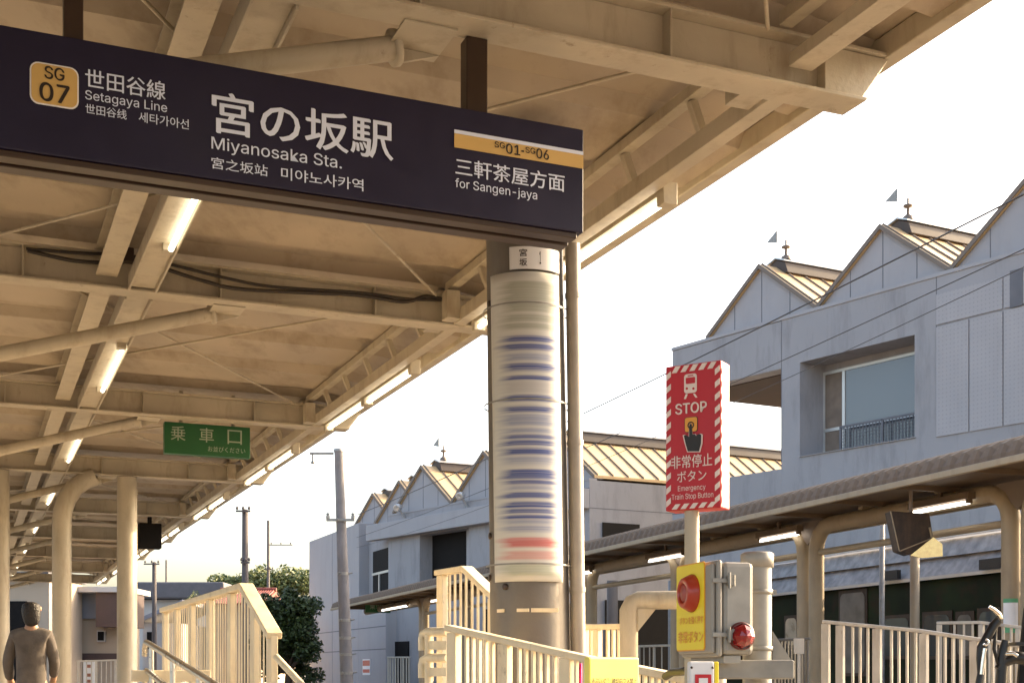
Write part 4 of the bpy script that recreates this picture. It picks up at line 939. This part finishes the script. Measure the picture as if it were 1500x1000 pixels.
for y in (762, 840, 908, 934, 958, 985):
    z = at(0,y,26).z; q = cb.lerp(ct, (z-cb.z)/(ct.z-cb.z)); m = MB(); rb = .148-.056*(z-cb.z)/(ct.z-cb.z); m.lathe(q, (0,0,1), [(rb,-.03),(rb,.03)], 18)
    if y == 762: m.bar(q+V(-.28,-.1,0), q+V(.28,-.1,0), .05, .05); [m.lathe(q+V(x,-.1,.02), (0,0,1), [(.035,0),(.04,.05),(.025,.08),(.04,.10),(0,.13)], 10) for x in (-.25,.25)]
    m.tube([q+V(-.05,-rb,0), q+V(-.05,-rb-.06,.02)], .015, 6); m.tube([q+V(rb,-.02,0), q+V(rb+.08,-.02,.02)], .015, 6); part('band', m, GALV, cpole)
DPOLE = mat('dark_far_pole', (.09,.075,.07), .8, var=.2)
def farpole(px, ytop, Yv, wpx, lab, arms=()):
    b = at(px,1000,Yv); zt_ = at(px,ytop,Yv).z; t_ = thing('utility_pole', V(b.x,Yv,GZ), lab, 'utility pole')
    r_ = wpx/2/F*Yv; m = MB(); m.lathe(V(b.x,Yv,GZ), (0,0,1), [(r_*1.15,0),(r_*.85,zt_-GZ),(0,zt_-GZ+.02)], 12); part('shaft', m, DPOLE, t_)
    for dz, x0, x1 in arms:
        m = MB(); k_ = Yv/F; z = zt_-dz*k_; m.bar(V(b.x+x0*k_,Yv-r_-.03,z), V(b.x+x1*k_,Yv-r_-.03,z), .06, .06)
        for i in range(3): m.lathe(V(b.x+(x0+(x1-x0)*(i+.2)/2.4)*k_,Yv-r_-.03,z+.05), (0,0,1), [(.04,0),(.05,.06),(.03,.10),(0,.13)], 8)
        part('cross_arm', m, DPOLE, t_)
farpole(359, 746, 45, 10, 'dark utility pole with a small cap rising above the sunlit ramp railing', ((3,-12,9),(78,-5,8)))
farpole(393, 762, 85, 4.5, 'thin distant utility pole with a crossarm right of the dark one', ((36,2,36),(72,-4,8)))
farpole(226, 823, 60, 7, 'dark pole beside the tall white canopy column, behind the railing', ((3,-14,9),))
farpole(243.5, 820, 95, 3, 'thinnest distant pole standing above the far grey roof')
WIRE = mat('wire', (.035,.035,.04), .5)
def wire(p, q, r_, sag, lab, mt_=None):
    m = MB(); P = [p.lerp(q, i/24) - V(0,0,sag*4*(i/24)*(1-i/24)) for i in range(25)]; m.tube(P, r_, 6); return solo('overhead_wire', m, mt_ or WIRE, p, lab, 'wire', 'overhead wires along the tracks')
zA = at(505,762,26)
wire(zA+V(.25,-.1,.1), at(1560,254,8.4), .0065, .10, 'thickest dark overhead wire crossing the gabled building roofs to the upper right corner')
wire(zA+V(.25,-.1,-.35), at(1540,346,8.6), .004, .12, 'thin dark overhead wire crossing the wall above the recessed window')
wire(zA+V(.25,-.1,-.55), at(1540,372,8.4), .003, .20, 'thinnest sagging overhead wire low across the grey wall and joint line')
wire(ct+V(.1,0,-.1), at(1560,20,6.4), .0018, .16, 'fine pale overhead wire rising alone through the white sky')

# ---------------------------------------------------------------- houses and trees far down the line
HW = mat('pale_house_wall', (.5,.48,.46), .8, var=.06, scale=.5); HW2 = mat('beige_house_wall', (.44,.35,.26), .8, var=.08, scale=.5); SLATE = mat('slate_grey_roof', (.11,.105,.115), .7, var=.12); REDT = mat('red_roof_tile', (.20,.04,.022), .6, var=.2, scale=2)
BRW = mat('brown_cladding', (.075,.045,.04), .6, var=.12); BLG = mat('blue_grey_cladding', (.23,.24,.28), .7, var=.05)
def X(px, Yv): return (px-750)/F*Yv
def Z(py, Yv): return (HZ-py)/F*Yv
h = thing('house', V(X(270,82),82,GZ), 'long low building with a dark grey roof band behind the sunlit railing', 'building')
m = MB(); m.box(W, X(196,82), X(376,82), 82, 92, GZ, Z(878,82)); part('wall', m, HW, h)
m = MB(); m.box(W, X(186,82), X(332,82), 81.2, 93, Z(877,82), Z(853,82)); part('roof', m, SLATE, h, .1)
h = thing('vaulted_shed', V(X(345,74),74,GZ), 'white shed with a rounded vault roof right of the dark far pole', 'building')
m = MB(); zc = Z(920,74); m.prism([V(X(305,74),74,GZ), V(X(372,74),74,GZ)]+[V(X(338.5+33.5*math.cos(t),74),74,zc+(Z(883,74)-zc)*math.sin(t)) for t in [math.pi*i/14 for i in range(15)]], V(0,9,0)); part('wall', m, HW, h)
h = thing('house', V(X(222,62),62,GZ), 'small pale house with a blue-grey pitched roof beside the white canopy column', 'house')
m = MB(); m.box(W, X(209,62), X(262,62), 62, 68, GZ, Z(912,62)); part('wall', m, HW, h)
m = MB(); m.prism([V(X(203,62),61.6,Z(913,62)), V(X(270,62),61.6,Z(884,62)), V(X(270,62),61.6,Z(878,62)), V(X(203,62),61.6,Z(907,62))], V(0,7,0)); part('roof', m, BLG, h)
m = MB(); m.box(W, X(216,62), X(224,62), 61.9, 61.98, Z(950,62), Z(925,62)); part('window', m, DARK, h)
h = thing('house', V(X(370,66),66,GZ), 'house with a ridged red tile roof behind the sunlit ramp railing', 'house')
m = MB(); m.box(W, X(303,66), X(380,66), 66.5, 74, GZ, Z(880,66)); part('wall', m, HW2, h)
m = MB(); a, b = X(297,66), X(384,66)
for i in range(23):
    x0 = a+(b-a)*i/23; m.tube([V(x0,65.9,Z(884,66)), V(x0,70,Z(857,66))], .055, 6)
m.prism([V(a,65.9,Z(885,66)), V(a,70,Z(858,66)), V(a,74.5,Z(885,66))], V(b-a,0,0)); part('roof', m, REDT, h)
m = MB(); m.tube([V(a,70,Z(856,66)), V(b,70,Z(856,66))], .12, 8); part('ridge_tiles', m, REDT, h)
h = thing('house', V(X(140,56),56,GZ), 'beige house with a brown clad bay seen between the white canopy columns', 'house')
m = MB(); m.box(W, X(88,56), X(180,56), 56.6, 58.5, GZ, Z(905,56)); part('wall', m, HW2, h)
m = MB(); m.box(W, X(88,56), X(144.5,56), 56.4, 58.4, Z(904.8,56), Z(868,56)); part('upper_wall', m, BLG, h)
m = MB(); m.box(W, X(144.6,56), X(192,56), 55.6, 58, Z(918,56), Z(868,56)); part('bay', m, BRW, h)
m = MB(); m.box(W, X(84,56), X(194,56), 55.4, 58.8, Z(867.8,56), Z(860,56)); part('roof', m, HW, h)
m = MB(); m.box(W, X(137,56), X(149,56), 56.45, 56.58, Z(939,56), Z(922,56)); wd = part('window', m, HW, h)
m = MB(); m.box(W, X(138.5,56), X(147.5,56), 56.42, 56.449, Z(937,56), Z(924,56)); part('pane', m, DARK, wd)
m = MB(); m.box(W, X(88,56), X(180,56), 56.5, 56.59, Z(966,56), Z(956,56)); part('band', m, BRW, h)
m = MB(); q = Plane(at(122,1000,40), (1,.1,0)); m.prism([q.p(s, z) for s, z in rrect(0, .34, -1.0, q.sz(130,966)[1], .08)], V(0,.05,0)); sb_ = solo('sign_board', m, WHITE, V(X(130,40),40,-1.0), 'white upright sign board with rounded top between the canopy columns', 'sign')
FDP = mat('faded_dark_print', (.3,.12,.08), .6)
for y in (975, 988, 997): c = q.px(130, y, .004); m = MB(); m.box(Frame(c, q.e, q.n), -.06, .06, -.001, .001, -.05, .05); part('print', m, FDP, sb_)
fence('platform_railing', [at(112,968,38), at(176,966,38.5)], [.05,.55,1.1], .14, 'thin white railing at the end of the near platform between the canopy columns', base=PZ, post_w=.07, bal_w=.03, mt=GREYP, rail=(.05,.05))

BARK = mat('bark', (.09,.06,.04), .9, var=.3, bump=.4)
def tree(name, base, crowns, nleaf, size, mt_, lab, trunk=.18, group=None):
    rnd = random.Random(len(lab)*7+int(base[0]*10)); t_ = thing(name, base, lab, 'tree', group)
    b = Vector(base); m = MB(); c0 = Vector(crowns[0][0]); m.tube([b, b.lerp(c0,.5)+V(.1,0,0), c0], [trunk, trunk*.75, trunk*.3], 8)
    for c, rr_ in crowns[1:]: m.tube([b.lerp(c0,.45), Vector(c)], [trunk*.45, trunk*.12], 6)
    part('trunk', m, BARK, t_)
    m = MB(); tot = sum(r[0]*r[1]*r[2] for _, r in crowns)
    for c, rr_ in crowns:
        c = Vector(c); k = int(nleaf*rr_[0]*rr_[1]*rr_[2]/tot)
        for i in range(k):
            d = V(rnd.gauss(0,1), rnd.gauss(0,1), rnd.gauss(0,1)).normalized(); q = rnd.random()**.38
            lump = 1+.18*math.sin(d.x*5+c.x)+.15*math.sin(d.z*7+d.y*4)
            p = c + V(d.x*rr_[0], d.y*rr_[1], d.z*rr_[2])*q*lump
            a = V(rnd.uniform(-1,1), rnd.uniform(-1,1), rnd.uniform(-.6,.6)).normalized(); e = a.orthogonal().normalized(); e = (e+a.cross(e)*rnd.uniform(-1,1)).normalized(); s = size*rnd.uniform(.6,1.3)
            m.add([p-a*s, p+e*s*.5, p+a*s, p-e*s*.5], [(0,1,2,3)])
    part('crown', m, mt_, t_)
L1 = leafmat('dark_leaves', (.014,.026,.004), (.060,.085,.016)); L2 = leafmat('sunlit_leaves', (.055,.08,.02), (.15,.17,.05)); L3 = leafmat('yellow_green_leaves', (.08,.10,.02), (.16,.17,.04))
Yt = 52.0
rt = random.Random(5); crowns = [(V(X(420,Yt),Yt,Z(925,Yt)),(1.0,1.0,1.3))]
for i in range(26):
    px = rt.uniform(384, 458); top = 866 + 26*abs((px-425)/42)**2.2; py = top + 6 + (1000-top)*rt.random()**1.2
    rr_ = rt.uniform(.28,.55); crowns.append((V(X(px,Yt), Yt+rt.uniform(-.9,.9), Z(py,Yt)), (rr_*1.1, rr_, rr_*rt.uniform(.7,1.1))))
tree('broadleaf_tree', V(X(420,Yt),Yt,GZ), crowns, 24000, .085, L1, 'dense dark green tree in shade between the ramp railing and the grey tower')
h = thing('station_hut', V(X(40,52),52,GZ), 'beige platform hut with dark doorway beyond the person at far left', 'building')
m = MB(); m.box(W, X(-190,52), X(72,52), 52, 56, GZ, Z(845,52)); part('wall', m, HW2, h)
m = MB(); m.box(W, X(14,52), X(40,52), 51.95, 51.99, GZ, Z(880,52)); part('doorway', m, DARK, h)
m = MB(); m.box(W, X(-194,52), X(76,52), 51.6, 56.3, Z(844.8,52), Z(838,52)); part('roof', m, SLATE, h)
for px, py, w_, h_, lab in ((330,858,34,24,'leftmost pale green hill tree behind the red roof'),(378,851,40,28,'middle pale green hill tree behind the dark utility pole'),(428,850,42,28,'right pale green hill tree beside the grey tower')):
    Yh = 125; k_ = Yh/F
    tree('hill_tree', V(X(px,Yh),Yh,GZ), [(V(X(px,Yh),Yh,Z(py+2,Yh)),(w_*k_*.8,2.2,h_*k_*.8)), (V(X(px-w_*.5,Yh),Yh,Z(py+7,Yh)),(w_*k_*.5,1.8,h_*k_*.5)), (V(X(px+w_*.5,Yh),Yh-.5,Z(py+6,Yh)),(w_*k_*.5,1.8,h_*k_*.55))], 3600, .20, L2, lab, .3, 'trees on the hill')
tree('shrub', V(X(286,70),70,GZ), [(V(X(286,70),70,Z(880,70)),(.5,.5,.5)), (V(X(280,70),70,Z(888,70)),(.4,.4,.4))], 900, .06, L3, 'small bright yellow-green shrub top beside the white vaulted shed', .08)

# ---------------------------------------------------------------- the person on the platform
SKIN = mat('skin', (.42,.24,.15), .5, var=.05); HAIR = mat('dark_hair', (.010,.006,.004), .5, var=.5, scale=30, bump=.6, bscale=60); CLOTH = mat('grey_top_cloth', (.11,.092,.08), .9, var=.3, scale=7, bump=.6, bscale=9); PANTS = mat('black_trousers', (.02,.018,.017), .8, var=.2)
def skin_mesh(name, pts, edges, root, off, mt_, par, sub=2):
    me = bpy.data.meshes.new(name); me.from_pydata([Vector(p[:3]) for p in pts], edges, []); o = bpy.data.objects.new(name, me); COL.objects.link(o)
    sk = o.modifiers.new('skin', 'SKIN'); sk.use_smooth_shade = True
    for i, p in enumerate(pts):
        q = me.skin_vertices[0].data[i]; q.radius = (p[3], p[4] if len(p) > 4 else p[3]); q.use_root = (i == root)
    sb = o.modifiers.new('sub', 'SUBSURF'); sb.levels = sub; sb.render_levels = sub
    dg = bpy.context.evaluated_depsgraph_get(); ev = bpy.data.meshes.new_from_object(o.evaluated_get(dg)); bpy.data.objects.remove(o)
    ev.materials.clear(); ev.materials.append(mt_)
    for p in ev.polygons: p.use_smooth = True
    r = bpy.data.objects.new(name, ev); COL.objects.link(r); r.parent = par; r.location = off; r.rotation_euler = (0,0,R(12)); OFF[r.name] = OFF[par.name]; return r
pb = V((46-750)/F*11.6, 11.6, PZ)
pr = thing('person', pb, 'person seen from behind on the platform, dark hair, grey top and black trousers', 'person')
body = [(0,0,.92,.115,.09),(0,.0,1.08,.10,.075),(0,-.005,1.22,.11,.08),(0,0,1.34,.075,.06),(0,0,1.43,.043),(0,.02,1.53,.072,.083),(0,.02,1.62,.068,.088),
 (.14,0,1.335,.042),(.195,.02,1.10,.034),(.17,.16,.92,.028),(.14,.22,.88,.028,.014),
 (-.14,0,1.335,.042),(-.205,.02,1.10,.034),(-.195,.12,.90,.028),(-.19,.17,.85,.028,.014),
 (.09,0,.84,.08),(.10,.01,.47,.055),(.10,-.02,.09,.04),(.11,.12,.03,.035,.028),(-.09,0,.84,.08),(-.10,.01,.47,.055),(-.11,-.02,.09,.04),(-.13,.12,.03,.035,.028)]
ed = [(0,1),(1,2),(2,3),(3,4),(4,5),(5,6),(3,7),(7,8),(8,9),(9,10),(3,11),(11,12),(12,13),(13,14),(0,15),(15,16),(16,17),(17,18),(0,19),(19,20),(20,21),(21,22)]
for sx_, w_, pal in ((1, 9, 10), (-1, 13, 14)):      # five fingers on each hand
    P = Vector(body[pal][:3])
    for k, (dx, ln) in enumerate(((-.022,.055),(-.008,.062),(.007,.058),(.021,.046))):
        body += [(P.x+dx, P.y+.03, P.z-.02, .0085), (P.x+dx*1.1, P.y+.03+ln*.6, P.z-.025-ln*.5, .0075)]; i = len(body); ed += [(pal, i-2), (i-2, i-1)]
    body += [(P.x-sx_*.038, P.y+.0, P.z-.012, .010), (P.x-sx_*.045, P.y+.035, P.z-.035, .008)]; i = len(body); ed += [(w_, i-2), (i-2, i-1)]
skin_mesh('body', body, ed, 0, V(0,0,0), SKIN, pr)
skin_mesh('top', [(0,0,.86,.15,.115),(0,0,1.0,.14,.11),(0,-.01,1.22,.15,.11),(0,0,1.34,.10,.085),(0,0,1.42,.055,.055),(.14,0,1.335,.062),(.195,.02,1.10,.052),(.17,.13,.96,.043),(-.14,0,1.335,.062),(-.205,.02,1.10,.052),(-.195,.10,.93,.043)],
          [(0,1),(1,2),(2,3),(3,4),(3,5),(5,6),(6,7),(3,8),(8,9),(9,10)], 1, V(0,0,0), CLOTH, pr)
skin_mesh('trousers', [(0,0,.95,.135,.11),(.09,0,.82,.105),(.10,.01,.47,.075),(.10,-.01,.10,.06),(-.09,0,.82,.105),(-.10,.01,.47,.075),(-.11,-.01,.10,.06)], [(0,1),(1,2),(2,3),(0,4),(4,5),(5,6)], 0, V(0,0,0), PANTS, pr)
skin_mesh('hair', [(0,-.012,1.635,.085,.095),(0,-.03,1.56,.092,.075),(.01,-.045,1.47,.080,.045),(.02,-.055,1.41,.055,.025)], [(0,1),(1,2),(2,3)], 0, V(0,0,0), HAIR, pr)
for sx_ in (-.03,.03):
    m = MB(); m.lathe(pb+V(sx_,.095,1.585), (0,1,0), [(.0,0),(.010,.004),(.006,.010),(0,.012)], 10); part('eye', m, DKTXT, pr)
m = MB(); m.lathe(pb+V(0,.10,1.56), (0,1,-.3), [(.012,0),(.008,.02),(0,.028)], 8); part('nose', m, SKIN, pr)
m = MB(); m.box(Frame(pb+V(0,.098,1.515),(1,0,0),(0,1,0)), -.022,.022,0,.006,-.004,.004); part('mouth', m, RED, pr)
for sx_ in (-1,1):
    m = MB(); m.lathe(pb+V(sx_*.062,.035,1.575), (sx_,0,0), [(.024,0),(.020,.010),(0,.012)], 10); part('ear', m, SKIN, pr)

# ---------------------------------------------------------------- bicycle at the lower right corner
CH = mat('chrome', (.7,.66,.6), .15, 1.0, var=.05); BK = mat('black_bicycle_paint', (.012,.010,.009), .35, var=.2)
Yb = 3.6; bz = -1.05
def q(px, py, dY=0): return at(px, py, Yb+dY)
bx = q(1462, 1000).x
bike = thing('bicycle', V(bx+.3, Yb+.1, bz), 'black bicycle parked at the lower right corner, chrome brake lever and black handlebar raised', 'bicycle')
m = MB(); m.tube([q(1432,1010,-.02), q(1437,985,-.02), q(1436,965), q(1437,948), q(1445,935), q(1455,916), q(1462,908)], [.010,.010,.011,.012,.013,.013,.012], 12); part('handlebar', m, BK, bike)
m = MB(); m.tube([q(1449,888,-.03), q(1456,892,-.03), q(1463,899,-.02), q(1466,905,-.01)], [.004,.005,.007,.006], 10); part('brake_lever', m, CH, bike)
m = MB(); m.tube([q(1438,987,-.05), q(1440,968,-.05), q(1443,949,-.05)], .006, 8); m.tube([q(1444+4*math.sin(t),940-4*math.cos(t),-.04) for t in [R(a) for a in range(0,260,26)]], .0035, 8); part('chrome_stay', m, CH, bike)
m = MB(); m.tube([q(1459,915), q(1456,950), q(1462,972), q(1475,980)], .005, 8); part('brake_cable', m, BK, bike)
m = MB(); m.tube([q(1473,937), q(1470,952), q(1468,975), q(1466,1010)], [.010,.013,.015,.016], 12); part('stem', m, BK, bike)
m = MB(); m.tube([q(1462,980), q(1472,968), q(1486,962), q(1500,964), q(1520,970)], [.012,.016,.018,.018,.016], 12); part('child_seat_arm', m, BK, bike)
m = MB(); m.tube([q(1474,957,-.04), q(1484,956,-.05), q(1490,960,-.05)], .006, 8); part('chrome_ring', m, CH, bike)
m = MB(); P = lambda x, y: q(x, y, .12); m.prism([P(1500,880), P(1560,870), P(1575,1090), P(1470,1090), P(1489,1000), P(1493,945)], V(.092,.22,0)); part('black_bag', m, mat('black_fabric', (.012,.011,.011), .85, var=.3, scale=20, bump=.3), bike, .02)
m = MB(); m.box(W, q(1483,0).x, q(1502,0).x, Yb-.03, Yb+.03, q(0,945).z, q(0,940).z); part('bag_clip', m, BK, bike)
wr = .34; c1 = V(bx+.0, Yb+.05, bz+wr); c2 = c1 + V(1.06,.25,0); ax = (c2-c1).cross(V(0,0,1)).normalized()
for c in (c1, c2):
    tx = (c2-c1).normalized(); m = MB(); m.tube([c+tx*wr*math.cos(t)+V(0,0,wr*math.sin(t)) for t in [2*math.pi*i/36 for i in range(37)]], .018, 10, caps=False); wl = part('wheel', m, BLACK, bike)
    m = MB(); m.tube([c+tx*(wr-.02)*math.cos(t)+V(0,0,(wr-.02)*math.sin(t)) for t in [2*math.pi*i/36 for i in range(37)]], .010, 8, caps=False)
    for i in range(16): t = 2*math.pi*i/16; m.tube([c, c+tx*(wr-.02)*math.cos(t)+V(0,0,(wr-.02)*math.sin(t))], .0015, 4)
    m.tube([c-ax*.05, c+ax*.05], .02, 10); part('rim', m, CH, wl)
hd = q(1466,1010); m = MB(); bb = c1.lerp(c2,.5)+V(0,0,-.05); st_ = bb + V(.12,.03,.50)
for a, b in ((c1,hd),(hd+V(0,0,-.12),bb),(hd+V(0,0,-.06),st_),(bb,st_),(bb,c2),(st_,c2)): m.tube([a,b], .016, 10)
part('frame', m, BK, bike)
m = MB(); m.tube([st_, st_+V(.02,0,.12)], .013, 8); m.prism([st_+V(-.12,-.02,.12), st_+V(-.12,.03,.12), st_+V(.12,.10,.12), st_+V(.13,-.06,.12)], V(0,0,.05)); part('saddle', m, BK, bike, .015)
m = MB(); m.tube([bb-ax*.09, bb+ax*.09], .02, 10); m.tube([bb+ax*.09, bb+ax*.09+V(.1,0,-.13)], .01, 8); m.tube([bb-ax*.09, bb-ax*.09-V(.1,0,-.13)], .01, 8); part('crank', m, CH, bike)
m = MB(); m.box(W, bx-.8, bx+2.2, Yb-.7, Yb+1.2, GZ-.1, bz-.018); struct('path', m, PAVE)
